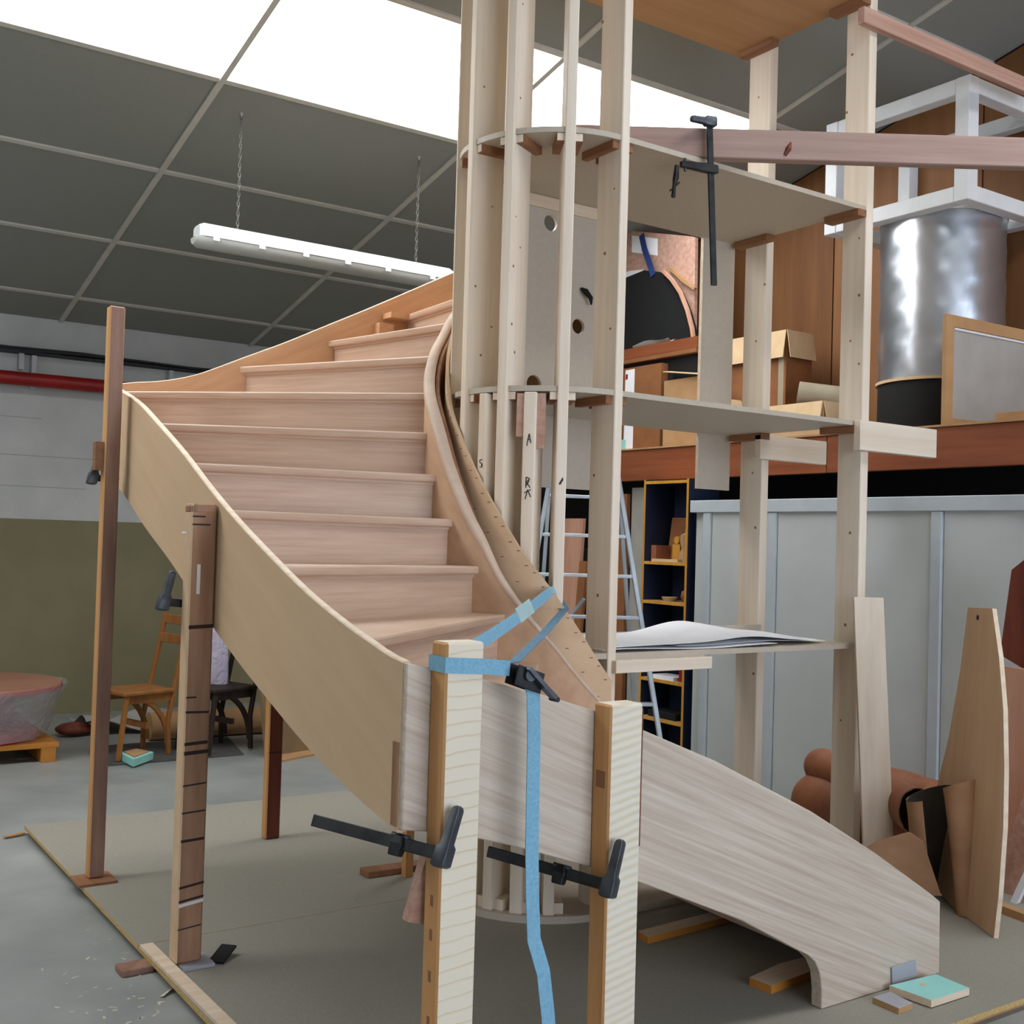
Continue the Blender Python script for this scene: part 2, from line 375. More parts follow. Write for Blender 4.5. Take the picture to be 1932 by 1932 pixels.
for i in range(7):
    obj('pane', slab(XS[i], XS[i+1], 6.643, 5.549, .03, .01), 'glow', w1)
for xi in XS[1:8]:
    obj('window_bar', slab(xi-.018, xi+.018, 6.643, 5.549, -.02, .05), 'joint', w1)

w4 = obj('window_4', slab(2.324, XR, 2.18, 2.15, -.006, .05), 'mullion', kind='structure')  # unseen skylight strip, kept to the right to shape light on the tower
for i in range(5, 8):
    obj('pane', slab(XS[i], XS[i+1], 2.16, 1.04, .03, .01), 'glow', w4)

# pale partition along the right
PX = 5.6
wp = obj('wall_partition', G().box(PX+.03, PX+.06, 1.8, 5.93, FZ, 1.9), 'partition', kind='structure')
bY = [pX(1332, 1100, PX).y, pX(1455, 1100, PX).y, pX(1766, 1100, PX).y, 2.6]
for yb_ in bY:
    obj('batten', G().box(PX-.012, PX+.03, yb_-.035, yb_+.035, FZ, 1.84), 'partbat', wp, bevel=.004)
for a, b in zip(bY, bY[1:]):
    obj('panel', G().box(PX+.008, PX+.03, b+.04, a-.04, FZ, 1.84), 'partition', wp)
obj('top_rail', G().box(PX-.02, PX+.06, 1.8, 5.95, 1.84, 1.925), 'partbat', wp, bevel=.004)

# mezzanine platform
mz = obj('mezzanine_floor', G().box(5.80, XR, 1.5, 9.0, 2.25, 2.335), 'card_d', kind='structure')
for a, b in ((1.5, 4.88), (4.885, 6.95), (6.955, 9.0)):
    obj('edge_board', G().box(5.75, 5.80, a, b, 2.095, 2.335), 'beam', mz, bevel=.004)
obj('edge_lip', G().box(5.735, 5.83, 1.5, 9.0, 2.335, 2.347), 'card', mz)
MZ = 2.347

# services on the back wall
g = G().tube([(XL, 10.46, 2.85), (3.0, 10.46, 2.875), (6.6, 10.46, 2.88)], .06, 14)
rp = obj('red_pipe', g, 'red', label='long red pipe fixed along the back wall', cat='pipe', smooth=40)
for x in (.9, 2.1, 3.3, 5):
    obj('pipe_clip', G().box(x-.02, x+.02, 10.5, 10.599, 2.80, 3.09), 'mullion', rp)
cb = obj('cable_tray', G().box(XL, 6.6, 10.48, 10.599, 3.10, 3.115), 'cable', label='black cable bundle on brackets above the red pipe', cat='cables')
for kk in range(4):
    rr = random.Random(kk); pts = []
    for i in range(24): pts.append((XL+i*.5, 10.5+.025*kk, 3.13+.012*math.sin(i*1.3+kk)+.012*(kk % 2)))
    obj('cable', G().tube(pts, .012, 6), 'cable', cb, smooth=60)
for x in (.5, 2.0, 2.75, 4.2):
    obj('bracket', G().box(x-.02, x+.02, 10.52, 10.599, 2.96, 3.10), 'mullion', cb)

# chipboard sheets laid on thin battens
def sheet(y0, y1, label):
    t = thing('chipboard_sheet', label, 'board', (3.4, (y0+y1)/2, FZ), group='chipboard sheets under the staircase')
    obj('sheet', G().box(1.35, 5.45, y0+.002, y1-.002, -.019, 0), 'chip', t, mats=['chip_edge'], matfn=lambda n, c: 0 if n.z > .5 else 1)
    for yy in (y0+.03, (y0+y1)/2, y1-.08):
        obj('batten', G().box(1.42, 5.4, yy, yy+.05, FZ, -.019), 'card', t)
    return t
sheet(4.45, 6.53, 'rear chipboard sheet on the concrete beneath the winding steps')
sheet(2.37, 4.45, 'front chipboard sheet on the concrete beneath the lowest steps')
g = G().box(1.33, 1.40, 3.0, 4.43, 0, .012)
obj('edge_lath', G().bar([(1.385, 3.3, .007), (1.372, 4.42, .007)], .05, .012, up=(1, 0, 0)), 'edge_light', label='thin pale lath lying along the left edge of the chipboard', cat='lath')
obj('wood_block', G().box(1.24, 1.36, 4.27, 4.36, FZ, FZ+.025), 'redpost', label='small reddish block poking from under the chipboard edge', cat='block', bevel=.003)
obj('splinter', G().bar([(1.24, 6.47, FZ+.01), (1.345, 6.50, FZ+.012)], .025, .008, up=(0, 1, 0)), 'card', label='pale splinter at the far left corner of the chipboard', cat='splinter')

# ================================================================== the staircase
CX, CY = 3.13, 4.29
def cp(th, r, z=0): return Vector((CX+r*math.cos(rad(th)), CY+r*math.sin(rad(th)), z))
ST = thing('staircase', 'unfinished oak winder staircase with curved inner string, propped on posts', 'staircase', (2.4, 4.2, 0))

# lower outer stringer (plane of constant y)
top = [(1.503, 1.266), (1.743, 1.213), (2.0, 1.146), (2.176, 1.092), (2.346, 1.028), (2.655, .908), (3.121, .695), (3.468, .508), (3.795, .315), (3.862, .272)]
bot = [(1.503, .82), (1.605, .804), (1.743, .77), (1.886, .727), (2.159, .633), (2.347, .562), (2.794, .373), (3.06, .232)]
arc = [(3.12, .202), (3.16, .17), (3.185, .125), (3.196, .06), (3.196, .001)]
poly = [(x, 2.68, z) for x, z in top] + [(3.865, 2.68, .001)] + [(x, 2.68, z) for x, z in reversed(arc)] + [(x, 2.68, z) for x, z in reversed(bot)]
obj('outer_stringer', G().prism(poly, (0, .048, 0)), 'oak_low', ST, label='lower straight outer stringer of pale striped oak', bevel=.003)
# middle outer stringer (plane of constant x)
topm = [(2.68, 1.266), (2.793, 1.281), (2.91, 1.308), (3.023, 1.333), (3.324, 1.416), (3.629, 1.521), (3.976, 1.65), (4.274, 1.774), (4.612, 1.928), (4.97, 2.074), (5.252, 2.182), (5.624, 2.284), (5.765, 2.31)]
botm = [(2.68, .806), (2.999, .868), (3.293, .942), (3.633, 1.051), (3.895, 1.141), (4.179, 1.25), (4.327, 1.315), (4.703, 1.475), (5.075, 1.616), (5.373, 1.745), (5.765, 1.885)]
ys = [2.70+(5.765-2.70)*i/48 for i in range(49)]
secs = []
for y_ in ys:
    zt, zb = spline(topm, y_), spline(botm, y_)
    secs.append([(1.5, y_, zb), (1.527, y_, zb), (1.527, y_, zt-.004), (1.523, y_, zt), (1.504, y_, zt), (1.5, y_, zt-.004)])
ms = obj('outer_stringer', G().loft(secs), 'oak_mid', ST, label='rising outer stringer of plain tan oak', smooth=25, mats=['edge_light'], matfn=lambda n, c: 1 if n.z > .6 else 0)  # top faces coloured paler for the skylight on them
obj('corner_tenon', G().box(1.497, 1.50, 2.703, 2.735, .825, 1.05), 'brownpost', ST)
# back stringer
topb = [(1.5, 2.31), (1.62, 2.335), (1.734, 2.352), (1.922, 2.405), (2.201, 2.535), (2.406, 2.632), (2.649, 2.757), (2.904, 2.888), (3.415, 3.16), (3.7, 3.31)]
secs = []
for i in range(45):
    x_ = 1.527+(3.66-1.527)*i/44
    zt = spline(topb, x_); zb = zt-.44
    secs.append([(x_, 5.72, zb), (x_, 5.765, zb), (x_, 5.765, zt-.004), (x_, 5.761, zt), (x_, 5.724, zt), (x_, 5.72, zt-.004)])
obj('outer_stringer', G().loft(secs), 'oak_back', ST, label='upper outer stringer along the back flight', smooth=25, mats=['edge_light'], matfn=lambda n, c: 1 if n.z > .6 else 0)  # paler top faces again stand in for skylight

# inner curved string
INZ = [(90, 2.95), (115, 2.70), (125, 2.58), (134, 2.50), (145, 2.39), (155, 2.29), (168, 2.17), (176, 2.07), (183, 1.955), (190, 1.845), (198, 1.715), (206, 1.60), (213.6, 1.465), (221, 1.366), (232, 1.235), (239, 1.158), (247, 1.06), (257, .953), (270, .82)]
def inz(th): return spline(INZ, th)
path = []       # (x, y, nx, ny, ztop): from the bottom of the lower flight, round the column, to the back
for i in range(12): 
    x_ = 3.86-(3.86-CX)*i/12; path.append((x_, CY, 0, -1, .82-(x_-CX)*.74))
for i in range(61):
    th = 270-180*i/60; path.append((CX, CY, math.cos(rad(th)), math.sin(rad(th)), inz(th)))
for i in range(1, 7):
    x_ = CX+.5*i/6; path.append((x_, CY, 0, 1, 2.95+(x_-CX)*.7))
RO, RI = .59, .545
def ring(ro, ri, tops, hb, cham=.006):
    secs = []
    for (x_, y_, nx, ny, zt) in tops:
        a = Vector((x_+nx*ro, y_+ny*ro, 0)); b = Vector((x_+nx*ri, y_+ny*ri, 0)); d = (a-b).normalized()*cham
        zb = max(zt-hb, .002)
        secs.append([a+Vector((0,0,zb)), b+Vector((0,0,zb)), b+Vector((0,0,zt-cham)), b+d+Vector((0,0,zt)), a-d+Vector((0,0,zt)), a+Vector((0,0,zt-cham))])
    return secs
ins = obj('inner_stringer', G().loft(ring(RO, RI, path, .42)), 'oak_inner', ST, label='curved inner stringer wrapping the column', smooth=30)
def edge_sec(x_, y_, nx, ny, zt):
    k_ = min(1, max(.22, (zt-1.05)/.75))
    return [Vector((x_+nx*r_, y_+ny*r_, zt+dz_)) for r_, dz_ in ((RO-.004, -.05*k_), (RO+.001, -.05*k_), (RO+.001+.005*k_, -.035*k_), (RO+.001+.006*k_, -.015*k_), (RO+.002, .002), (RO-.006, .009), (RI+.008, .009), (RI, 0))]
obj('rounded_edge', G().loft([edge_sec(*q_) for q_ in path]), 'pale_edge', ins, smooth=60)
p2 = [(x_, y_, nx, ny, zt-.012) for (x_, y_, nx, ny, zt) in path]
obj('lamination', G().loft(ring(RI-.004, RI-.022, [(a, b, c, d, e-.012) for a, b, c, d, e in path], .38, .003)), 'cleat', ins, smooth=30)

# treads and risers
def tz(n): return 1.295+.196*(n-7)
OUT = {1: ('f', 3.72), 2: ('f', 3.42), 3: ('f', 3.10), 4: ('f', 2.73), 5: ('f', 2.33), 6: ('f', 1.92), 7: ('l', 3.0), 8: ('l', 3.64), 9: ('l', 4.11), 10: ('l', 4.58), 11: ('l', 5.07), 12: ('l', 5.655), 13: ('b', 2.15), 14: ('b', 2.65), 15: ('b', 3.1), 16: ('b', 3.5)}
INN = {1: ('s', 3.72), 2: ('s', 3.46), 3: ('s', 3.22), 4: ('a', 262), 5: ('a', 247), 6: ('a', 232), 7: ('a', 217.5), 8: ('a', 205), 9: ('a', 190), 10: ('a', 176.5), 11: ('a', 164), 12: ('a', 151), 13: ('a', 136), 14: ('a', 117), 15: ('a', 97), 16: ('t', 3.4)}
def opt(n):
    k, v = OUT[n]; return {'f': Vector((v, 2.726, 0)), 'l': Vector((1.525, v, 0)), 'b': Vector((v, 5.722, 0))}[k]
def ipt(n):
    k, v = INN[n]
    if k == 's': return Vector((v, CY-RO+.002, 0))
    if k == 't': return Vector((v, CY+RO-.002, 0))
    return cp(v, RO-.002)
def between_out(n):
    a, b = OUT[n][0], OUT[n+1][0]
    if a == 'f' and b == 'l': return [Vector((1.525, 2.726, 0))]
    if a == 'l' and b == 'b': return [Vector((1.525, 5.722, 0))]
    return []
def between_in(n):
    (a, u), (b, v) = INN[n], INN[n+1]
    if a == 's' and b == 'a': u = 270
    elif b == 't': v = 90
    elif a == 's': return []
    k = 4
    pts = [cp(u+(v-u)*i/k, RO-.002) for i in range(0 if a == 's' else 1, k+1 if b == 't' else k)]
    return pts
NOSE = .03; TT = .034
for n in range(1, 16):
    o0, i0, o1, i1 = opt(n), ipt(n), opt(n+1), ipt(n+1)
    d = (i0-o0).normalized(); f = Vector((d.y, -d.x, 0))            # forward (down-stairs) normal of the nose
    if f.dot(((o0+i0)-(o1+i1))) < 0: f = -f
    back = (i1-o1).normalized(); fb = Vector((back.y, -back.x, 0)); fb = fb if fb.dot(f) > 0 else -fb
    z = tz(n)
    # deck from just behind the rounded nose to just behind the next riser
    poly = [o0-f*.012, i0-f*.012] + between_in(n) + [i1-fb*.04, o1-fb*.04] + list(reversed(between_out(n)))
    poly = [Vector((max(p.x, 1.512), min(max(p.y, 2.695), 5.75), 0)) for p in poly]
    g = G().prism([(p.x, p.y, z-TT) for p in poly], (0, 0, TT))
    secs = []
    for p in (o0, i0):                                               # rounded nosing
        sec = [p+f*a_+Vector((0, 0, z+b_)) for a_, b_ in ((-.0125, 0), (-.0125, -TT), (-.007, -TT), (-.003, -TT+.003), (0, -TT+.009), (0, -.006), (-.006, 0))]
        secs.append(sec)
    g.loft(secs)
    obj('tread', g, 'oak_tread', ST, smooth=30)
    ro, ri = o0-f*NOSE+d*.022, i0-f*NOSE
    zb = tz(n-1)-.0 if n > 1 else .002
    g = G().obox((ro.x, ro.y, zb), ri-ro, -f*.02, (0, 0, z-TT-zb))
    obj('riser', g, 'oak_tread', ST)
    # small scotia under the nose
    g = G().obox((ro.x, ro.y, z-TT-.012), ri-ro, f*.008, (0, 0, .012))
    obj('nosing_bead', g, 'oak_tread', ST)
obj('riser', G().obox(opt(16)+Vector((0, 0, tz(15)-.2)), ipt(16)-opt(16), (.02, 0, 0), (0, 0, .36)), 'oak_tread', ST)
# carriage blocks seen high on the back string
obj('wedge_block', G().box(2.93, 3.02, 5.66, 5.72, 2.70, 2.80), 'oak_back', ST)
obj('wedge_block', G().box(2.98, 3.45, 5.62, 5.72, 2.83, 2.86), 'oak_back', ST)

# ------------------------------------------------------------------ props under the stair
def timber(name, x0, x1, y0, y1, z0, z1, fm, sm, label, group=None, marks=None, bevel=.006):
    t = thing(name, label, 'post', ((x0+x1)/2, (y0+y1)/2, z0), group)
    obj('shaft', G().box(x0, x1, y0, y1, z0, z1), fm, t, mats=[sm], matfn=lambda n, c: 1 if n.x < -.5 else 0, bevel=bevel)
    if marks:
        for (z, tilt, mm, hh, L) in marks:
            obj('pencil_line', G().obox((x0+.004, y0-.0008, z), ((x1-x0)*L, 0, tilt), (0, .001, 0), (0, 0, hh)), mm, t)
    return t
t = timber('prop_post', 1.39, 1.46, 5.36, 5.42, .012, 2.63, 'redpost', 'orange_side', 'tallest reddish prop post standing at the left corner of the staircase', 'reused wooden props')
obj('foot_plate', G().box(1.33, 1.50, 5.28, 5.45, 0, .012), 'cleat', t)
obj('packing', G().box(1.352, 1.389, 5.37, 5.42, 1.87, 2.0), 'cleat', t)
mk = [(1.625, 0, 'ink', .006, .7), (1.655, 0, 'ink', .006, .5), (1.24, .004, 'scribe', .014, .95), (.985, 0, 'ink', .006, .4), (.93, -.003, 'scribe', .008, .9), (.81, .004, 'scribe', .012, .9), (.775, .004, 'scribe', .014, .95), (.66, .006, 'ink', .006, .9), (.56, .004, 'ink', .006, .9), (.455, .004, 'scribe', .01, .9), (.285, .012, 'scribe', .009, .95), (.235, .012, 'scribe', .008, .95), (.218, .012, 'chalk', .012, .95), (.135, .008, 'ink', .005, .9)]
t = timber('prop_post', 1.398, 1.495, 4.15, 4.23, .012, 1.705, 'brownpost', 'ply', 'brown prop post crossed by dark saw marks, second from the left', 'reused wooden props', mk)
obj('foot_plate', G().box(1.41, 1.53, 4.10, 4.23, 0, .012), 'bluegrey', t)
obj('cap_tape', G().box(1.3965, 1.4965, 4.1485, 4.2315, 1.665, 1.706), 'brownpost', t, bevel=.012, seg=2)
obj('side_nail', G().box(1.375, 1.3975, 4.185, 4.19, 1.595, 1.60), 'alu', t)
obj('chalk_mark', G().box(1.425, 1.438, 4.1492, 4.1502, 1.37, 1.48), 'chalk', t)
obj('wood_shim', G().bar([(1.54, 4.12, .006), (1.62, 4.2, .03)], .06, .008, up=(1, -1, 0)), 'black', label='dark shim on the chipboard beside the foot of the marked post', cat='shim')
t = timber('prop_post', 2.36, 2.44, 5.66, 5.72, 0, 2.17, 'darkred', 'orange_side', 'dark red prop post under the upper string with saw marks', 'reused wooden props', [(.72, 0, 'ink', .006, .9), (.82, 0, 'ink', .01, .9), (.9, 0, 'ink', .006, .9), (.45, 0, 'ink', .006, .9)])
# short strut on a foot board under the winders
t = thing('strut', 'slim strut on a foot board standing under the winders', 'strut', (2.7, 4.75, 0))
obj('shaft', G().box(2.68, 2.72, 4.73, 4.77, .0, 1.55), 'orange_side', t)
obj('foot_board', G().obox((2.52, 4.80, 0), (.4, -.02, 0), (0, .09, 0), (0, 0, .03)), 'cleat', t, bevel=.003)
# the two tall white front posts
t = timber('front_post', 1.577, 1.697, 2.60, 2.68, 0, 1.325, 'ring1', 'orange_side', 'pale sawn front post with thin growth rings and blue strap round its head', 'pale front posts')
for zz in (.30, .42, .53, .62):
    obj('knot', G().box(1.5766, 1.5775, 2.63, 2.645, zz, zz+.03), 'cleat', t)
t = timber('front_post', 2.146, 2.272, 2.60, 2.68, 0, 1.127, 'ring2', 'orange_side', 'pale sawn front post with dense wavy rings at the right of the strap', 'pale front posts')
obj('bark_edge', G().box(2.2722, 2.276, 2.605, 2.66, .70, 1.11), 'darkred', t)
obj('knot', G().box(2.1452, 2.1465, 2.62, 2.66, .88, .93), 'cleat', t)
# scrap board wedged beside the first front post
g = G().obox((1.545, 2.725, .50), (-.10, .04, -.34), (.028, .07, 0), (.05, -.02, 0))
P0 = pY(800, 1615, 2.66); 
g = G().prism([pY(806, 1610, 2.70), pY(822, 1612, 2.70), pY(812, 1746, 2.70), pY(770, 1740, 2.70)], (.0, .035, 0))
obj('scrap_board', g, 'pink', label='short pinkish board hanging beside the first front post', cat='board')

# ------------------------------------------------------------------ bar clamps
def clamp(label, p0, p1, jaw, width=.034, slide=.42, jl=.10, handle=False, screw=True, sj=None):
    """p0 fixed-jaw end, p1 free end of the bar, jaw = direction of the jaws"""
    p0, p1, jaw = Vector(p0), Vector(p1), Vector(jaw).normalized()
    t = thing('bar_clamp', label, 'clamp', p0, 'steel bar clamps')
    d = (p1-p0).normalized()
    obj('bar', G().bar([p0, p1], width, .011, up=jaw), 'steel', t, bevel=.002)
    q = p0+d*.012
    obj('fixed_jaw', G().loft([[q-jaw*.034+s for s in sq(d, jaw, .014, .016)], [q-jaw*.028+s for s in sq(d, jaw, .022, .02)], [q+jaw*.02+s for s in sq(d, jaw, .021, .019)], [q+jaw*.03+s for s in sq(d, jaw, .015, .0145)], [q+jaw*(jl-.012)+s for s in sq(d, jaw, .013, .0135)], [q+jaw*(jl-.003)+s for s in sq(d, jaw, .010, .011)], [q+jaw*jl+s for s in sq(d, jaw, .005, .006)]]), 'steel2', t, bevel=.003, seg=2, smooth=50)
    if screw:
        q = p0+d*slide*(p1-p0).length; fj = jl; jl = sj or jl
        obj('sliding_jaw', G().loft([[q-jaw*.035+s for s in sq(d, jaw, .018, .013)], [q+jaw*.0+s for s in sq(d, jaw, .022, .015)], [q+jaw*jl+s for s in sq(d, jaw, .013, .011)]]), 'steel', t, bevel=.003)
        sc = obj('screw', G().tube([q+jaw*jl*.85-d*.03, q+jaw*jl*.85+d*.03], .007, 8), 'steel2', t, smooth=60)
        if handle: obj('handle', G().tube([q+jaw*jl*.85+d*.06, q+jaw*jl*.85+d*.075, q+jaw*jl*.85+d*.16, q+jaw*jl*.85+d*.17], [.008, .016, .016, .006], 10), 'card_d', sc, smooth=40)
    return t
def sq(d, jaw, a, b):
    n = d.cross(jaw).normalized(); return [d*a+n*b, -d*a+n*b, -d*a-n*b, d*a-n*b]
clamp('dark bar clamp under the corner of the lower stringer at the first front post', (1.57, 2.555, .775), (1.40, 3.015, .787), (.35, 0, 1), jl=.13, slide=.34, sj=.022)
clamp('dark bar clamp under the stringer at the second front post', (2.135, 2.555, .612), (1.98, 2.98, .632), (.3, 0, 1), jl=.135, slide=.40, sj=.02)
# clamps on the two left posts, only a jaw shows
clamp('dark clamp jaw gripping the tallest left post', pY(170, 900, 5.44), pY(170, 900, 5.44)+Vector((.13, .0, -.01)), (.22, .0, 1), jl=.12, width=.03, screw=False)
clamp('dark clamp jaw gripping the saw-marked post', pY(303, 1135, 4.255), pY(303, 1135, 4.255)+Vector((.11, .0, -.01)), (.25, .0, 1), jl=.12, width=.03, screw=False)

# ================================================================== shelf tower round which the stair winds
TW = thing('shelf_tower', 'unfinished tall shelf frame with rounded end of fir studs', 'shelving', (3.9, 4.29, 0))
SD = .165; STK = .046
def stud(th, z0, z1, r=.475, d=SD, tk=STK, mat='spruce', name='stud'):
    u = Vector((math.cos(rad(th)), math.sin(rad(th)), 0)); n = Vector((-u.y, u.x, 0))
    o = cp(th, r-d)-n*tk/2
    return obj(name, G().obox((o.x, o.y, z0), u*d, n*tk, (0, 0, z1-z0)), mat, TW, bevel=.004)
ZT = 4.56
for th in (150, 178, 207, 240): stud(th, .03, ZT)
for th in (120, 95): stud(th, .03, ZT)
sN = stud(195, .03, 2.24); sW = stud(223, .03, 2.24, tk=.055)
# straight studs
for nm, x0, y0, y1 in (('stud', 3.128, 3.82, 3.985), ('stud', 4.765, 3.82, 3.972), ('stud', 4.765, 4.505, 4.672)):
    obj(nm, G().box(x0, x0+(.046 if x0 < 4 else .058), y0, y1, .0, ZT if x0 < 4 else 4.62), 'spruce', TW, bevel=.004)
def knot(p, n, r):
    p, n = Vector(p), Vector(n); obj('knot', G().tube([p, p+n*.0012], r*.75, 8), 'brownpost', TW)
rk = random.Random(21)
for x0, ya, yb2, zs in ((3.128, 3.83, 3.98, (.55, 1.42, 1.9, 2.62, 2.95, 3.2, 3.9)), (4.765, 3.83, 3.965, (.8, 1.28, 1.75, 2.5, 2.72, 3.0, 3.18, 3.85, 4.2)), (4.765, 4.51, 4.665, (.9, 1.65, 2.05, 2.7, 3.16, 3.72, 4.15))):
    for z in zs: knot((x0, rk.uniform(ya, yb2), z+rk.uniform(-.08, .08)), (-1, 0, 0), rk.uniform(.006, .012))
for th, zs in ((178, (2.42, 2.6, 2.75, 3.15, 3.6)), (207, (2.4, 2.55, 2.78, 2.9, 3.05, 3.5, 4.0))):
    u = Vector((math.cos(rad(th)), math.sin(rad(th)), 0)); n = Vector((-u.y, u.x, 0))
    for z in zs: p = cp(th, rk.uniform(.33, .45), z+rk.uniform(-.06, .06))+n*STK/2; knot(p, n, rk.uniform(.005, .009))
# rounded shelf boards
def dshape(r, x1, z, t, yb=None):
    yb = yb or CY+r
    pts = [(CX+r*math.cos(rad(a)), CY+r*math.sin(rad(a)), z) for a in [270-180*i/40 for i in range(41)]]
    return G().prism(pts+[(x1, yb, z), (x1, CY-r, z)], (0, 0, t))
obj('shelf', dshape(.462, 4.765, 2.245, .024), 'mel', TW, label='grey middle shelf with rounded end')
obj('shelf', dshape(.462, 4.765, 3.362, .024), 'mel', TW, label='grey upper shelf with rounded end')
obj('shelf', dshape(.462, 4.765, 1.105, .024), 'mel', TW, label='grey lowest shelf used as a table')
obj('top_panel', dshape(.462, 4.765, 4.472, .024), 'meltop', TW, label='brown raw panel closing the top')
obj('base_plate', dshape(.49, 4.80, .0, .03), 'mel', TW, label='rounded base plate on the chipboard')
# cleats carrying the shelves
for z in (2.245, 3.362, 4.472):
    for th in (150, 178, 207, 240):
        u = Vector((math.cos(rad(th)), math.sin(rad(th)), 0)); n = Vector((-u.y, u.x, 0))
        for sg in (1, -1):
            o = cp(th, .275)+n*sg*STK/2
            obj('cleat', G().obox((o.x, o.y, z-.036), u*.175, n*sg*.034, (0, 0, .036)), 'cleat', TW)
            o2 = cp(th, .45)+n*sg*STK/2
            obj('cleat_end', G().obox((o2.x, o2.y, z-.034), u*.004, n*sg*.032, (0, 0, .032)), 'spruce', TW)
    for x0, y0, y1 in ((3.094, 3.84, 4.06), (3.174, 3.84, 4.06), (4.70, 3.82, 4.04), (4.70, 4.45, 4.70)):
        obj('cleat', G().box(x0, x0+.034 if x0 < 4 else 4.765, y0, y1, z-.036, z), 'cleat', TW)
for th in (195, 223, 207, 240):                                     # blocks on the base plate
    u = Vector((math.cos(rad(th)), math.sin(rad(th)), 0)); n = Vector((-u.y, u.x, 0))
    o = cp(th, .36)+n*.024
    obj('base_block', G().obox((o.x, o.y, .03), u*.09, n*.04, (0, 0, .045)), 'spruce', TW)
for sg, z0 in ((-1, 2.05), (1, 2.0)):                                # pink packing pieces by the marked stud
    u = Vector((math.cos(rad(223)), math.sin(rad(223)), 0)); n = Vector((-u.y, u.x, 0))
    o = cp(223, .43)+n*(.0275*sg)
    obj('packing', G().obox((o.x, o.y, z0), u*.03, n*sg*.034, (0, 0, 2.235-z0)), 'pink', TW)
# thin plywood bent round the studs, its upper edge climbing with the stair
BZ = [(120, 2.72), (140, 2.5), (157.6, 2.318), (168, 2.185), (181, 2.05), (195, 1.883), (208.4, 1.721), (217.5, 1.61), (223, 1.544), (236.5, 1.406), (243, 1.329), (253, 1.21), (262, 1.099), (272, .995)]
secs = []
for i in range(70):
    th = 270-150*i/69; zt = spline(BZ, th); zb = zt-.42
    a, b = cp(th, .497), cp(th, .482)
    secs.append([a+Vector((0,0,zb)), b+Vector((0,0,zb)), b+Vector((0,0,zt)), a+Vector((0,0,zt))])
band = obj('plywood_band', G().loft(secs), 'ply', TW, label='bent plywood band stapled round the studs', smooth=30)
rr = random.Random(3)
for i in range(26):                                                  # staples along both margins
    th = 266-105*i/25; zt = spline(BZ, th)
    for dz in ((-.02, -.15) if i % 2 else (-.035,)):
        u = cp(th, .4975, zt+dz-.004*rr.random()); n = Vector((-math.sin(rad(th)), math.cos(rad(th)), 0))
        obj('staple', G().obox(u-n*.007, n*.014, cp(th, .4985)-cp(th, .4975), (0, 0, .0025)), 'scribe', band)
# back panel with three holes (cut as a grid round octagonal openings)
def holed(x0, x1, z0, z1, y, t, holes, n=16):
    bm = bmesh.new()
    def loop(pts): 
        vs = [bm.verts.new((p[0], y, p[1])) for p in pts]; return [bm.edges.new((vs[i], vs[(i+1) % len(vs)])) for i in range(len(vs))]
    es = loop([(x0, z0), (x1, z0), (x1, z1), (x0, z1)])
    for cx, czz, r in holes: es += loop([(cx+r*math.cos(2*math.pi*i/n), czz+r*math.sin(2*math.pi*i/n)) for i in range(n)])
    bmesh.ops.triangle_fill(bm, edges=es, use_beauty=True)
    ex = bmesh.ops.extrude_face_region(bm, geom=list(bm.faces))
    for v in ex['geom']:
        if isinstance(v, bmesh.types.BMVert): v.co.y += t
    bm.verts.index_update(); g = G(); g.v = [v.co.copy() for v in bm.verts]; g.f = [tuple(v.index for v in f.verts) for f in bm.faces]; bm.free(); return g
obj('back_panel', holed(3.0, 3.74, 1.88, 3.355, 4.70, .02, [(3.394, 3.235, .042), (3.59, 2.728, .04), (3.317, 2.40, .045)]), 'mel', TW, label='grey drilled panel at the back of the column')
hp = pY(1100, 556, 4.69)
obj('black_handle', G().tube([hp+Vector((-.012, -.0, .03)), hp+Vector((0, -.02, .015)), hp+Vector((.03, -.03, -.02)), hp+Vector((.04, -.02, -.05))], [.008, .016, .012, .005], 8), 'black', TW, label='small black handle on the drilled panel', smooth=50)
obj('back_panel_rail', G().box(3.0, 3.74, 4.685, 4.70, 3.30, 3.36), 'edge_light', TW)
obj('hanging_plank', G().box(4.495, 4.745, 4.735, 4.757, 1.93, 3.362), 'mel', TW, label='grey plank hanging behind the shelves', mats=['edge_light'], matfn=lambda n, c: 1 if n.x < -.5 else 0)
# rails nailed to the right-hand studs
obj('nailed_board', G().box(4.70, 5.33, 3.775, 3.818, 2.115, 2.268), 'spruce_x', TW, bevel=.003)
obj('nailed_board', G().box(4.70, 5.25, 4.455, 4.50, 2.10, 2.235), 'spruce_x', TW, bevel=.003)
obj('nailed_board', G().box(4.66, 6.3, 3.775, 3.818, 4.30, 4.385), 'pink', TW, bevel=.003)
obj('table_batten', G().box(3.15, 3.72, 3.79, 3.825, 1.045, 1.10), 'spruce_x', TW, bevel=.003)
obj('table_batten', G().box(3.13, 3.70, 3.825, 3.845, 1.075, 1.105), 'mel', TW)
obj('table_rail', G().box(4.15, 4.765, 4.48, 4.50, 1.12, 1.175), 'mel', TW)
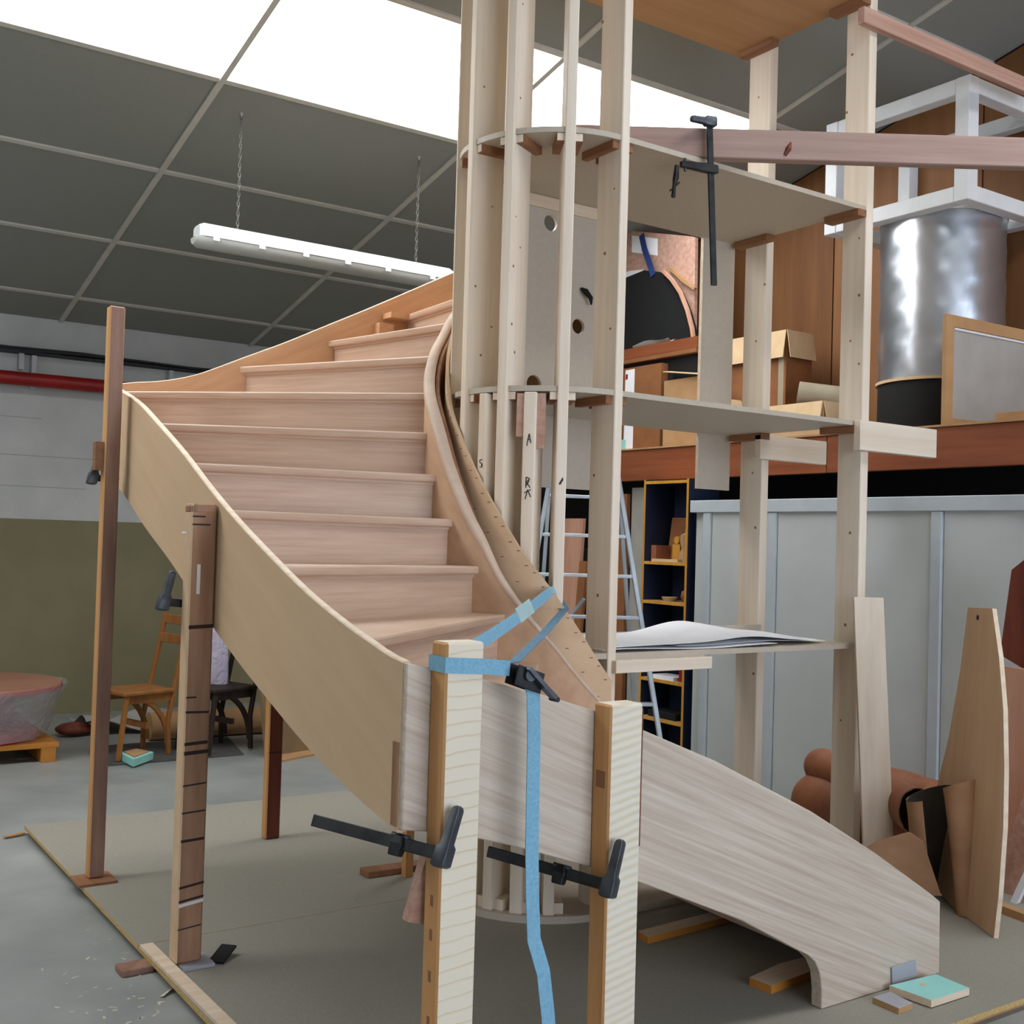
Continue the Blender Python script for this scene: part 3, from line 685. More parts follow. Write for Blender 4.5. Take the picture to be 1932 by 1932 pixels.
# pencil writing on two studs
def strokes(th, r, z, segs, parent, sc=.001):
    u = cp(th, r); n = Vector((-math.sin(rad(th)), math.cos(rad(th)), 0)); o = Vector((math.cos(rad(th)), math.sin(rad(th)), 0))
    g = G()
    for (a, b, c, d) in segs:
        p = u+n*(a*sc)+Vector((0, 0, z+b*sc))+o*.0007; q = u+n*(c*sc)+Vector((0, 0, z+d*sc))+o*.0007
        g.bar([p, q], .004, .0012, up=o.cross(q-p))
    obj('pencil_writing', g, 'ink', parent)
strokes(223, .475, 2.02, [(-8, 0, 0, 40), (0, 40, 8, 0), (-5, 15, 5, 15), (-8, 0, -8, -12)], sW)
strokes(223, .475, 1.83, [(-8, 0, -8, 45), (-8, 45, 8, 38), (8, 38, -6, 24), (-6, 24, 10, 0), (-6, 10, 6, 30), (-14, -22, 14, -8), (0, -8, -10, -50), (2, -14, 14, -40)], sW)
strokes(195, .475, 1.93, [(-6, 20, 8, 20), (-6, 20, -6, 8), (-6, 8, 6, 4), (6, 4, 4, -8), (-6, -10, 4, -12), (8, 4, 8, -14)], sN)
strokes(240, .475, 1.86, [(-8, -12, 8, 16), (-4, -14, 10, 10)], band)

# ------------------------------------------------------------------ timber beam clamped on the upper shelf
dirb = Vector((math.cos(YAW), -math.sin(YAW), 0)); nb = Vector((math.sin(YAW), math.cos(YAW), 0))
A = Vector((3.585, 3.835, 3.388))-dirb*.62
obj('timber_beam', G().obox(A, dirb*3.1, nb*.06, (0, 0, .136)), wood('pink_beam', (176, 148, 136), (158, 128, 116), (0, 0, -34.3), freq=26, stretch=26, blotch=.2), label='long pink fir beam clamped across the upper shelf', cat='beam', bevel=.004)
Bp = A+dirb*1.02-nb*.001+Vector((0, 0, .02))
obj('knot', G().tube([Bp+dirb*.004, Bp+dirb*.02+Vector((0,0,.03)), Bp+dirb*.03+Vector((0,0,.06))], [.008, .014, .004], 6), 'darkred', bpy.data.objects['timber_beam'])
t = clamp('dark bar clamp hanging upright from the pink beam', (3.60, 3.775, 3.55), (3.64, 3.76, 2.79), (-1, .25, 0), width=.03, slide=.30, jl=.10, sj=.155, handle=False)

obj('screw_spindle', G().tube([pY(1277, 312, 3.775), pY(1275, 336, 3.775), pY(1272, 350, 3.77), pY(1270, 372, 3.77)], [.010, .014, .008, .010], 8), 'steel', t, smooth=40)
obj('tommy_bar', G().tube([pY(1264, 360, 3.77), pY(1282, 344, 3.77)], .004, 6), 'steel', t)
# plan drawings on the lowest shelf
pl = thing('plan_drawings', 'crumpled white plan drawings spread on the lowest shelf', 'papers', (3.8, 4.1, 1.13))
def sheetmesh(x0, x1, y0, y1, z, amp, seed, nx=36, ny=10, hump=None):
    r = random.Random(seed); ph = [r.random()*6 for _ in range(6)]; vs = []; fs = []
    for j in range(ny+1):
        for i in range(nx+1):
            u, v = i/nx, j/ny; x = x0+(x1-x0)*u; y_ = y0+(y1-y0)*v
            zz = z+amp*(.5+.5*math.sin(u*7+ph[0]+v*2))*(.4+.6*math.sin(v*3+ph[1])**2)
            if hump: zz += hump[1]*math.exp(-((u-hump[0])/hump[2])**2)*(.5+.5*v)
            vs.append((x, y_, zz))
    n = len(vs); vs += [(a, b, c+.0015) for a, b, c in vs]
    for j in range(ny):
        for i in range(nx):
            a = j*(nx+1)+i; q = (a, a+1, a+nx+2, a+nx+1); fs.append(tuple(reversed(q))); fs.append(tuple(k+n for k in q))
    for i in range(nx): fs.append((i, i+1, i+1+n, i+n)); b = ny*(nx+1)+i; fs.append((b+1, b, b+n, b+1+n))
    for j in range(ny): a = j*(nx+1); fs.append((a+nx+1, a, a+n, a+nx+1+n)); b = a+nx; fs.append((b, b+nx+1, b+nx+1+n, b+n))
    return G().add(vs, fs)
obj('sheet', sheetmesh(3.12, 4.2, 3.84, 4.55, 1.132, .012, 1), 'paper', pl, smooth=60)
obj('sheet', sheetmesh(3.2, 4.5, 3.86, 4.4, 1.148, .012, 2, hump=(.66, .06, .2)), 'paper', pl, smooth=60)
obj('sheet', sheetmesh(3.6, 4.62, 3.9, 4.5, 1.14, .01, 5), 'paper', pl, smooth=60)

# ------------------------------------------------------------------ blue ratchet strap
rs = thing('ratchet_strap', 'light blue ratchet strap tying the first front post to the column', 'strap', (1.64, 2.6, 1.2))
SW = .042
x0, x1, y0, y1 = 1.573, 1.701, 2.596, 2.684
loopz = 1.262
g = G().bar([(x1+.0, y1, loopz-.002), (x0-.0, y1, loopz+.004), (x0-.001, y0-.0, loopz+.004), (x1+.0, y0-.0, loopz-.004), (1.78, 2.598, loopz-.012)], SW, .003)
obj('webbing', g, 'strap', rs)
s1 = cp(236, .502, 1.392); s0 = Vector((1.66, 2.695, 1.272))
mid = []
for i in range(13):
    f_ = i/12; p = s0.lerp(s1, f_); p.z -= .012*math.sin(math.pi*f_); mid.append(p)
obj('webbing', G().bar(mid+[cp(240, .46, 1.40)], .04, .003, up=(-.3, .3, 1)), 'strap', rs)
e1 = cp(243, .503, 1.318); e0 = Vector((1.80, 2.612, 1.262))
obj('webbing', G().bar([cp(241, .46, 1.35), e1, e1.lerp(e0, .5)-Vector((0, 0, .008)), e0], .04, .003, up=(1, -.8, .3)), 'strap_d', rs)
obj('tape_patch', G().bar([mid[7]+Vector((-.02, -.02, .003)), mid[9]+Vector((-.02, -.02, .003))], .055, .003, up=(-.3, .3, 1)), 'turqstick', rs)
tail = [(1.838, 2.592, 1.225), (1.853, 2.585, 1.18), (1.858, 2.583, 1.05), (1.86, 2.583, .9), (1.862, 2.583, .75), (1.866, 2.58, .62), (1.872, 2.575, .5), (1.9, 2.565, .41), (1.915, 2.56, .3), (1.928, 2.555, .18), (1.935, 2.55, .06), (1.94, 2.545, .005)]
obj('tail', G().bar(tail, .044, .003, up=(1, 0, 0)), 'strap', rs)
bk = Vector((1.79, 2.585, 1.24))
rt = obj('ratchet', G().obox(bk+Vector((-.02, -.025, -.03)), (.09, 0, -.03), (0, .004, 0), (.015, 0, .055)), 'steel', rs, bevel=.002)
obj('ratchet_plate', G().obox(bk+Vector((-.02, .02, -.03)), (.09, 0, -.03), (0, .004, 0), (.015, 0, .055)), 'steel', rt, bevel=.002)
obj('spool', G().tube([bk+Vector((.03, -.035, -.005)), bk+Vector((.03, .035, -.005))], .018, 10), 'steel2', rt, smooth=40)
obj('cog', G().lathe(bk+Vector((.03, 0, -.02)), [(.0, 0), (.026, 0), (.026, .006), (0, .006)], 12), 'steel', rt)
obj('lever', G().bar([bk+Vector((.02, -.03, .015)), bk+Vector((.075, -.035, -.04)), bk+Vector((.115, -.035, -.075))], .012, .03, up=(1, 0, 1)), 'steel2', rt)
obj('lever_grip', G().tube([bk+Vector((.112, -.05, -.075)), bk+Vector((.112, -.015, -.075))], .007, 8), 'steel', rt)

# ================================================================== hanging lamp
LY = 6.933
lp = thing('fluorescent_lamp', 'white fluorescent batten lamp hanging on two chains below the skylight', 'lamp', (3.2, LY, 3.37))
secs = []
for x_ in (2.30, 2.33, 4.10, 4.13):
    e = .012 if x_ in (2.30, 4.13) else 0
    secs.append([(x_, LY-.075+e, 3.425), (x_, LY-.075+e, 3.49), (x_, LY-.05+e, 3.512-e), (x_, LY+.05-e, 3.512-e), (x_, LY+.075-e, 3.49), (x_, LY+.075-e, 3.425)])
obj('housing', G().loft(secs), 'lampwhite', lp, bevel=.004)
secs = []
for x_ in (2.28, 2.31, 4.12, 4.15):
    e = .02 if x_ in (2.28, 4.15) else 0
    secs.append([(x_, LY+(.07-e)*math.cos(rad(a)), 3.424+(.062-e)*math.sin(rad(a))) for a in range(180, 361, 20)])
obj('diffuser', G().loft(secs), 'diffuser', lp, smooth=50)
for yy in (-.025, .025): obj('tube', G().tube([(2.36, LY+yy, 3.41), (4.08, LY+yy, 3.41)], .013, 8), 'white', lp, smooth=60)
for x_ in (2.40, 2.70, 3.0, 3.3, 3.6, 3.95): obj('clip', G().box(x_-.02, x_+.02, LY-.084, LY-.074, 3.405, 3.45), 'lampwhite', lp)
for x_ in (2.561, 3.855):
    g = G(); zt = cz(LY)-.01; n = int((zt-3.512)/.03)
    for i in range(n):
        z = 3.514+(zt-3.514)*(i+.5)/n; h = .02
        pts = []
        for k in range(8):
            a = 2*math.pi*k/8; u = .008*math.cos(a); v = h*math.sin(a)
            pts.append((x_+(u if i % 2 else 0), LY+(0 if i % 2 else u), z+v))
        g.tube(pts, .0032, 5, closed=True)
    ch = obj('chain', g, 'dullchain', lp, smooth=60)
    obj('ceiling_hook', G().tube([(x_, LY, zt-.012), (x_, LY, zt+.012)], [.005, .012], 8), 'mullion', lp)

# ================================================================== mezzanine goods
def carton(name, label, x0, x1, y0, y1, z0, z1, mat, flaps=0, tape=True, group='cartons on the mezzanine', flapmat='card_l', drop=.14):
    t = thing(name, label, 'box', ((x0+x1)/2, (y0+y1)/2, z0), group)
    tk = .006
    g = G().box(x0, x1, y0, y1, z0, z0+tk)
    g.box(x0, x0+tk, y0, y1, z0+tk, z1); g.box(x1-tk, x1, y0, y1, z0+tk, z1); g.box(x0+tk, x1-tk, y0, y0+tk, z0+tk, z1); g.box(x0+tk, x1-tk, y1-tk, y1, z0+tk, z1)
    obj('body', g, mat, t)
    if flaps == 0: obj('lid', G().box(x0, x1, y0, y1, z1, z1+tk), mat, t)
    if flaps >= 1:
        obj('flap', G().obox((x0-.001, y0, z1), (0, y1-y0, 0), (-.006, 0, 0), (-.03, 0, -drop)), flapmat, t)
        obj('flap', G().obox((x0, y0-.001, z1), (x1-x0, 0, 0), (0, -.006, 0), (0, -.035, -drop)), flapmat, t)
    if flaps >= 2:
        obj('flap', G().obox((x0, y1, z1), (x1-x0, 0, 0), (0, .006, 0), (0, .06, .10)), flapmat, t)
    if tape:
        ym = (y0+y1)/2
        obj('tape', G().box(x0-.0015, x0, y0+.02, y0+.07, z0+.01, z1-.01), 'pvc', t)
        obj('tape', G().box(x0-.0012, x0, y0, y1, z0+(z1-z0)*.45, z0+(z1-z0)*.58), 'card_d', t)
    return t
YC = pX(1483, 690, 6.15).y; Yl = pX(1360, 690, 6.15).y
carton('carton', 'open carton with hanging pale flaps at the foot of the brown wall', 6.15, 6.42, YC, Yl, MZ, pX(1483, 622, 6.15).z, 'card_d', flaps=1, drop=.20)
Ya = pX(1553, 770, 5.9).y; Yb_ = pX(1372, 770, 5.9).y
carton('open_box', 'low open pale carton filled with crumpled silver wrap', 5.9, 6.1, Ya, Yb_, MZ, pX(1553, 756, 5.9).z, 'card_l', flaps=2, tape=False, group='cartons on the mezzanine')
def blob(c, r, seed, sx=1, sy=1, sz=1, n=14, m_=9, amp=.25):
    rr = random.Random(seed); vs = []; fs = []; c = Vector(c)
    for i in range(m_+1):
        th = math.pi*i/m_
        for j in range(n):
            ph = 2*math.pi*j/n; k = r*(1+amp*(rr.random()-.5)*2) if 0 < i < m_ else r
            vs.append(c+Vector((k*sx*math.sin(th)*math.cos(ph), k*sy*math.sin(th)*math.sin(ph), k*sz*math.cos(th))))
    for i in range(m_):
        for j in range(n): fs.append((i*n+j, i*n+(j+1) % n, (i+1)*n+(j+1) % n, (i+1)*n+j))
    return G().add(vs, fs)
c1 = pX(1385, 735, 6.0); obj('silver_wrap', blob((c1.x, c1.y, MZ+.10), .085, 4, sz=1.2), 'silver', label='crumpled silver wrap at the left end of the low carton', cat='foil', group='crumpled silver wrap')
c1 = pX(1470, 752, 6.0); obj('silver_wrap', blob((c1.x, c1.y+.03, MZ+.075), .075, 5, sy=1.7), 'silver', label='crumpled silver wrap in the middle of the low carton', cat='foil', group='crumpled silver wrap')
a = pX(1506, 742, 5.98); d = Vector((.28, -.34, -.06)); 
secs = []
g = G(); n = 20; ax = d.normalized(); u = ax.cross(Vector((0, 0, 1))).normalized(); v = ax.cross(u)
for (q, r1) in ((a, .082), (a+d, .082), (a+d, .076), (a, .076)):
    secs.append([q+u*r1*math.cos(2*math.pi*j/n)+v*r1*math.sin(2*math.pi*j/n) for j in range(n)])
g.loft(secs, caps=False, closed=True)
obj('cardboard_tube', g, 'pvc', label='wide frosted tube lying in the low open carton', cat='tube', smooth=40)

# wrapped tank
tk = thing('foil_wrapped_tank', 'large cylinder wrapped in silver foil on a black base, on the mezzanine', 'tank', (6.30, 4.45, MZ))
tc_ = Vector((6.30, 4.45, 0))
zb_ = 2.675
obj('base', G().lathe((tc_.x, tc_.y, MZ), [(0, 0), (.372, 0), (.377, .02), (.377, zb_-MZ), (0, zb_-MZ)], 48), 'black', tk, smooth=40)
prof = []; rr = random.Random(9)
for i in range(15): prof.append((.376+.004*rr.random(), zb_-MZ+(3.71-zb_)*i/14))
secs = []
for i, (r1, z) in enumerate(prof):
    secs.append([(tc_.x+(r1+.004*math.sin(j*.9+i*2.1))*math.cos(2*math.pi*j/64), tc_.y+(r1+.004*math.sin(j*.9+i*2.1))*math.sin(2*math.pi*j/64), MZ+z) for j in range(64)])
obj('foil_jacket', G().loft(secs), 'foil', tk, smooth=50)
obj('hem', G().lathe((tc_.x, tc_.y, zb_-.012), [(.379, 0), (.391, 0), (.391, .018), (.379, .018)], 48), 'card_l', tk, smooth=40)
obj('rim', G().lathe((tc_.x, tc_.y, 3.695), [(.378, 0), (.388, .0), (.386, .03), (.378, .03)], 48), 'white', tk, smooth=40)

# white timber box frame above the tank
fr = thing('white_timber_frame', 'white box frame of square timbers above the foil tank', 'frame', (6.2, 4.5, 3.68))
fx0, fx1, fy0, fy1, fz0, fz1, s_ = 5.85, 6.698, 3.97, 5.03, 3.67, 4.405, .095
for x_ in (fx0, fx1-s_):
    for y_ in (fy0, fy1-s_): obj('upright', G().box(x_, x_+s_, y_, y_+s_, fz0, fz1), 'white', fr, bevel=.004)
for z_ in (fz0, fz1-s_):
    for x_ in (fx0, fx1-s_): obj('rail', G().box(x_+.002, x_+s_-.002, fy0+s_, fy1-s_, z_+.001, z_+s_-.001), 'white', fr, bevel=.004)
    for y_ in (fy0, fy1-s_): obj('rail', G().box(fx0+s_, fx1-s_, y_+.002, y_+s_-.002, z_+.001, z_+s_-.001), 'white', fr, bevel=.004)

# framed panel on the platform edge
fp = thing('framed_panel', 'brown framed grey panel standing on the mezzanine before the tank', 'panel', (6.1, 3.9, MZ))
q0 = pX(1785, 700, 5.79); o_ = Vector((5.79, q0.y, MZ)); e_ = Vector((.9, -.02, 0)); hN = e_.normalized(); tN = Vector((-hN.y, hN.x, 0))*.03
hgt = pX(1787, 592, 5.8).z-MZ
def fpb(name, a0, a1, z0, z1, mat, dd=0):
    obj(name, G().obox(o_+hN*a0+Vector((0, 0, z0))+tN*dd, hN*(a1-a0), tN*(1-2*dd), (0, 0, z1-z0)), mat, fp, bevel=.002 if not dd else 0)
fpb('stile', 0, .07, 0, hgt, 'card'); fpb('stile', .82, .89, 0, hgt, 'card'); fpb('top_rail', .07, .82, hgt-.07, hgt, 'card'); fpb('bottom_rail', .07, .82, 0, .05, 'card')
fpb('infill', .07, .82, .05, hgt-.07, 'greypanel', .3)
obj('bead', G().obox(o_+hN*.08+Vector((0, 0, hgt-.085))+tN*.1, hN*.73, tN*.2, (0, 0, .012)), 'white', fp)
obj('offcut', G().box(5.77, 5.82, 3.45, 3.72, MZ, MZ+.045), 'card', label='short offcut lying on the mezzanine edge below the framed panel', cat='offcut')

# darker corner of the mezzanine, left of the shelves
def polyX(name, pts, X, t, mat, label, cat, group=None, floor=True):
    P = [pX(x, y, X) for x, y in pts]
    if floor:
        zmin = min(p.z for p in P)
        for p in P:
            if p.z < zmin+.02: p.z = MZ
    return obj(name, G().prism(P, (t, 0, 0)), mat, label=label, cat=cat, group=group)
polyX('paper_wrapped_board', [(1148, 432), (1165, 433), (1305, 446), (1312, 448), (1310, 700), (1148, 700)], 6.06, .03, 'pink', 'board wrapped in pinkish paper at the back of the mezzanine corner', 'board')
P = [pX(x, y, 6.057) for x, y in ((1192, 444), (1240, 450), (1240, 482), (1192, 476))]
obj('paper_label', G().prism(P, (.003, 0, 0)), 'paper', bpy.data.objects['paper_wrapped_board'])
obj('paper_label', G().prism([pX(x, y, 6.057) for x, y in ((1150, 528), (1185, 512), (1215, 508), (1190, 530), (1150, 545))], (.003, 0, 0)), 'paper', bpy.data.objects['paper_wrapped_board'])
pts = [(1140, 540), (1150, 535), (1185, 522), (1215, 510), (1245, 513), (1262, 525), (1280, 552), (1293, 582), (1303, 615), (1308, 645), (1309, 690), (1140, 690)]
bkx = polyX('black_padded_arch', pts, 5.99, .06, 'black', 'large black arched pad in the mezzanine corner', 'pad')
cur = [pX(x, y, 5.97) for x, y in ((1252, 512), (1268, 528), (1284, 552), (1297, 585), (1306, 620), (1311, 660), (1312, 700))]
cur[-1].z = MZ+.01
obj('curved_slat', G().bar(cur, .028, .022, up=(1, 0, 0)), 'pinkboard', label='curved pale wooden slat round the black arched pad', cat='slat')
cur = [pX(x, y, 6.04) for x, y in ((1264, 505), (1290, 530), (1312, 545))]
obj('curved_slat', G().bar(cur, .03, .022, up=(1, 0, 0)), 'card', label='short curved slat at the top of the black arched pad', cat='slat')
obj('blue_strap', G().bar([pX(1210, 443, 6.05), pX(1216, 470, 6.03), pX(1228, 505, 5.982), pX(1232, 520, 5.982)], .055, .004, up=(0, 1, 0)), 'bluestrap', label='navy blue strap hanging over the black arched pad', cat='strap')
za = pX(1240, 648, 5.87).z; zb2 = pX(1240, 668, 5.87).z
y_a, y_b = pX(1310, 655, 5.87).y-.03, pX(1140, 655, 5.87).y
obj('dark_gap_block', G().box(5.91, 5.975, y_a, y_b, MZ, zb2-.037), 'black', label='black block filling the dark gap under the brown planks on the mezzanine', cat='crate', bevel=.004)  # black block added as support and to keep the gap dark
obj('brown_plank', G().box(5.87, 5.965, y_a, y_b, zb2, za), 'beam', label='thick brown plank lying across the black block', cat='plank', group='planks on the dark crate')
obj('brown_plank', G().box(5.86, 5.965, y_a, y_b, zb2-.036, zb2-.004), 'card_d', label='thin brown board under the thick plank on the black block', cat='plank', group='planks on the dark crate')
c1 = pX(1235, 640, 5.92)
obj('white_cloth', sheetmesh(5.88, 5.96, c1.y-.20, c1.y+.22, za+.004, .05, 8), 'greypanel', label='grayish white cloth folded before the black arched pad', cat='cloth', smooth=60)
yA0, yA1 = pX(1246, 760, 5.835).y, pX(1176, 760, 5.835).y
t = carton('carton', 'brown carton with a white label strip near the column', 5.835, 5.905, yA0, yA1, MZ, pX(1210, 692, 5.835).z, 'card_d', flaps=0, tape=False)
obj('label_strip', G().box(5.833, 5.835, yA1-.13, yA1-.02, MZ+.01, pX(1210, 694, 5.835).z), 'paper', t)
obj('label_mark', G().box(5.832, 5.833, yA1-.05, yA1-.025, pX(1210, 712, 5.835).z, pX(1210, 702, 5.835).z), 'red', t)
yA0, yA1 = pX(1330, 760, 5.84).y, pX(1252, 760, 5.84).y
carton('carton', 'half-open tan carton with raised flap behind the grey plank', 5.84, 5.905, yA0, yA1, MZ, pX(1290, 715, 5.84).z, 'card', flaps=0, tape=False, flapmat='card')
zc_ = pX(1290, 715, 5.84).z+.007
obj('folded_card', G().obox((5.80, yA0+.02, zc_), (0, yA1-yA0-.05, .06), (.08, 0, .01), (0, 0, .006)), 'card_l', label='folded pale card resting on the tan carton by the grey plank', cat='card')
obj('turquoise_box', G().box(5.832, 5.90, pX(1181, 820, 5.832).y, pX(1150, 820, 5.832).y, MZ, MZ+.09), 'turq', label='small turquoise box on the mezzanine edge beside the column', cat='box', bevel=.003)

# ================================================================== bookcase, ladder and planks behind the tower
bx0, bx1 = 5.6, 5.9; by0, by1 = 5.985, 6.47; bz1 = 2.085
bc = thing('bookcase', 'narrow open bookcase with yellow edges and navy back below the mezzanine', 'bookcase', (5.75, 6.23, FZ))
for y_ in (by0, by1-.022): obj('side_panel', G().box(bx0, bx1, y_, y_+.022, FZ, bz1), 'navy', bc, mats=['yellow'], matfn=lambda n, c: 1 if n.x < -.5 else 0)
obj('back_board', G().box(bx1-.01, bx1, by0+.022, by1-.022, FZ, bz1), 'navy', bc)
shz = [pX(1255, yy, bx0).z for yy in (1063, 1138, 1210, 1287, 1362)] + [.1, bz1-.02]
for z_ in shz: obj('shelf', G().box(bx0, bx1-.01, by0+.022, by1-.022, z_-.011, z_+.011), 'navy', bc, mats=['yellow', 'card'], matfn=lambda n, c: 1 if n.x < -.5 else (2 if n.z > .5 else 0))
def item(name, label, cat, g, mat, **k): return obj(name, g, mat, label=label, cat=cat, group='odds and ends in the bookcase', **k)
s0_ = shz[0]+.011
item('wooden_plaque', 'brown wooden plaque leaning at the back of the top compartment', 'plaque', G().obox((5.80, 6.20, s0_), (0, .22, 0), (.012, 0, 0), (.045, 0, .33)), 'card_d')
item('small_book', 'short brown book at the left of the top compartment', 'book', G().box(5.66, 5.80, 6.385, 6.44, s0_, s0_+.12), 'kraft')
item('yellow_reel', 'small yellow reel among the things in the top compartment', 'reel', G().tube([(5.70, 6.21, s0_+.16), (5.73, 6.21, s0_+.16)], .028, 12).box(5.70, 5.78, 6.17, 6.25, s0_, s0_+.13), 'yellow')
item('wooden_figure', 'turned wooden figure standing in the top compartment', 'figure', G().lathe((5.70, 6.12, s0_), [(0, 0), (.045, 0), (.04, .06), (.022, .10), (.035, .15), (.03, .20), (0, .215)], 16), 'card', smooth=50)
item('pale_carton', 'small pale carton at the right of the top compartment', 'carton', G().box(5.66, 5.78, 6.012, 6.075, s0_, s0_+.24), 'greypanel')
item('loose_book', 'flat pale book lying in the top compartment', 'book', G().box(5.615, 5.655, 6.10, 6.38, s0_, s0_+.02), 'card_l')
s1_ = shz[1]+.011
item('brass_dish', 'small pale dish on the second shelf', 'dish', G().lathe((5.70, 6.27, s1_), [(0, 0), (.04, 0), (.06, .03), (.055, .03), (.035, .006), (0, .006)], 20), 'card_l', smooth=50)
item('brown_ball', 'brown ball-shaped thing at the right of the second shelf', 'ball', G().lathe((5.68, 6.06, s1_), [(0, 0), (.03, .005), (.048, .04), (.04, .08), (0, .095)], 16), 'kraft', smooth=60)
s3_ = shz[3]+.011
item('red_box', 'bright red box at the right of the lower shelf', 'box', G().box(5.65, 5.80, 6.012, 6.10, s3_, s3_+.12), 'red', bevel=.006)
item('white_pad', 'flat white pad on the lower shelf', 'pad', G().box(5.62, 5.80, 6.12, 6.38, s3_, s3_+.025), 'paper')
s4_ = shz[4]+.011
item('dark_case', 'dark flat case on the lowest visible shelf', 'case', G().box(5.63, 5.82, 6.10, 6.40, s4_, s4_+.05), 'black', bevel=.006)
obj('pale_board', G().box(5.85, 5.88, 6.60, 6.90, FZ, 2.05), 'greypanel', label='tall pale grey board between the bookcase and the ladder', cat='board')
obj('brown_board', G().box(5.80, 5.835, 6.90, 7.02, FZ, 2.0), 'card_d', label='tall brown board behind the ladder at the right', cat='board')
obj('leaning_plank', G().obox((5.66, 7.40, FZ), (0, .24, 0), (.03, 0, 0), (.12, .03, 1.85)), 'pinkboard', label='long reddish plank leaning behind the ladder', cat='plank', group='planks behind the ladder')
obj('leaning_plank', G().obox((5.60, 7.30, FZ), (0, .09, 0), (.03, 0, 0), (.14, .02, 1.5)), 'card_d', label='narrow brown plank leaning behind the ladder', cat='plank', group='planks behind the ladder')
obj('gloom_block', G().box(6.1, 6.7, 6.9, 8.6, FZ, 1.55), 'black', label='black block standing in for the gloom under the mezzanine', cat='backing')  # black block put in for the darkness behind the ladder

ld = thing('aluminium_ladder', 'flared aluminium ladder standing behind the column', 'ladder', CAM+ray(1150, 1500)*7.2)
def pD(x, y, d): return CAM+ray(x, y)*d
def railx(side, y):
    return (1036-(y-913)*.178) if side < 0 else (1160+(y-860)*.162)
def yfl(d): return 1024+H*FPX/d
LD = 7.2
for sd in (-1, 1):
    y_t = 800
    top_ = pD(railx(sd, y_t), y_t, LD+.25); bt = pD(railx(sd, yfl(LD)), yfl(LD), LD); bt.z = .001
    obj('rail', G().bar([top_, bt], .03, .055, up=R0), 'alu', ld, bevel=.004)
for yy in (862, 937, 1010, 1085, 1163, 1243, 1326, 1412, 1490):
    f_ = (yy-800)/(yfl(LD)-800); dd_ = LD+.25*(1-f_)
    obj('rung', G().bar([pD(railx(-1, yy), yy-2, dd_), pD(railx(1, yy), yy+3, dd_)], .022, .05, up=(0, 0, 1)), 'alu', ld, bevel=.003)
for sd in (-1, 1):
    a_ = pD(railx(sd, 900), 900, LD+.3); b_ = pD(railx(sd, 900)+sd*40, yfl(LD+.55), LD+.55); b_.z = .001
    obj('rear_leg', G().bar([a_, b_], .025, .04, up=R0), 'alu', ld, bevel=.003)
obj('brace', G().bar([pD(1102, 1130, LD+.35), pD(1056, 1188, LD+.45)], .02, .02), 'alu', ld)

# ================================================================== things along the right wall
def pP(x, y, P0, N): d = ray(x, y); return CAM+d*((P0-CAM).dot(N)/d.dot(N))
# plank against the right post
rv = Vector((.83, -.56, 0))
obj('leaning_board', G().obox(Vector((4.70, 3.60, 0))-rv*.075, rv*.15, Vector((.013, .019, 0)), (.035, .13, 1.37)), 'spruce', label='pale plank leaning against the front right stud of the tower', cat='board', bevel=.002)
P0 = Vector((4.41, 2.80, 0)); dB = Vector((.527, .85, 0)); up_ = Vector((.05, -.03, 1)); NB = dB.cross(up_).normalized()
pp = [(1826, 1146), (1872, 1148), (1885, 1240), (1893, 1340), (1895, 1450), (1893, 1560), (1884, 1690), (1875, 1771), (1790, 1706), (1742, 1640), (1752, 1560), (1766, 1490), (1790, 1390), (1812, 1262)]
PB = [pP(x, y, P0, NB) for x, y in pp]
for p in PB: p.z = max(p.z, .002)
obj('tapered_board', G().prism(PB, NB*.02 if NB.x > 0 else -NB*.02), 'pallet' if False else wood('tan_tapered_board', (214, 180, 144), (198, 160, 122), 'Z', freq=8, blotch=.2), label='large tapered tan board standing upright near the partition', cat='board', mats=['edge_light'], matfn=lambda n, c: 1 if abs(n.dot(NB)) < .5 else 0)
kb = pP(1845, 1165, P0, NB); obj('knot', G().tube([kb-NB*.001*(1 if NB.x > 0 else -1), kb-NB*.002*(1 if NB.x > 0 else -1)], .012, 8), 'scribe', bpy.data.objects['tapered_board'])
def polyXf(name, pts, X, t, mat, label, cat, group=None):
    P = [pX(x, y, X) for x, y in pts]
    for p in P:
        if p.z < .06: p.z = .0 if X < 5.4 else FZ
    return obj(name, G().prism(P, (t, 0, 0)), mat, label=label, cat=cat, group=group, bevel=.002)
polyXf('red_board', [(1990, 1020), (1932, 1056), (1908, 1075), (1886, 1235), (1940, 1268), (1990, 1290)], 5.25, .03, 'darkred', 'dark red board at the right edge above the pink boards', 'board')
polyXf('pink_panel', [(1990, 1270), (1879, 1254), (1893, 1500), (1886, 1725), (1990, 1760)], 5.2, .02, 'pinkboard', 'wide pink board standing behind the tapered tan board', 'board')
polyXf('pink_panel', [(1990, 1500), (1950, 1440), (1896, 1600), (1890, 1728), (1990, 1765)], 5.05, .02, 'pink', 'slanted pink offcut before the wide pink board', 'board')
obj('white_bar', G().bar([pX(1906, 1722, 4.95), pX(1990, 1540, 5.02)], .03, .03, up=(1, 0, 0)), 'white', label='white bar leaning at the lower right edge', cat='bar')
obj('floor_sill', G().obox(pZ(1884, 1722, 0), pZ(1990, 1762, 0)-pZ(1884, 1722, 0), (.05, .02, 0), (0, 0, .035)), 'card', label='thin sill batten on the floor at the right edge', cat='batten')

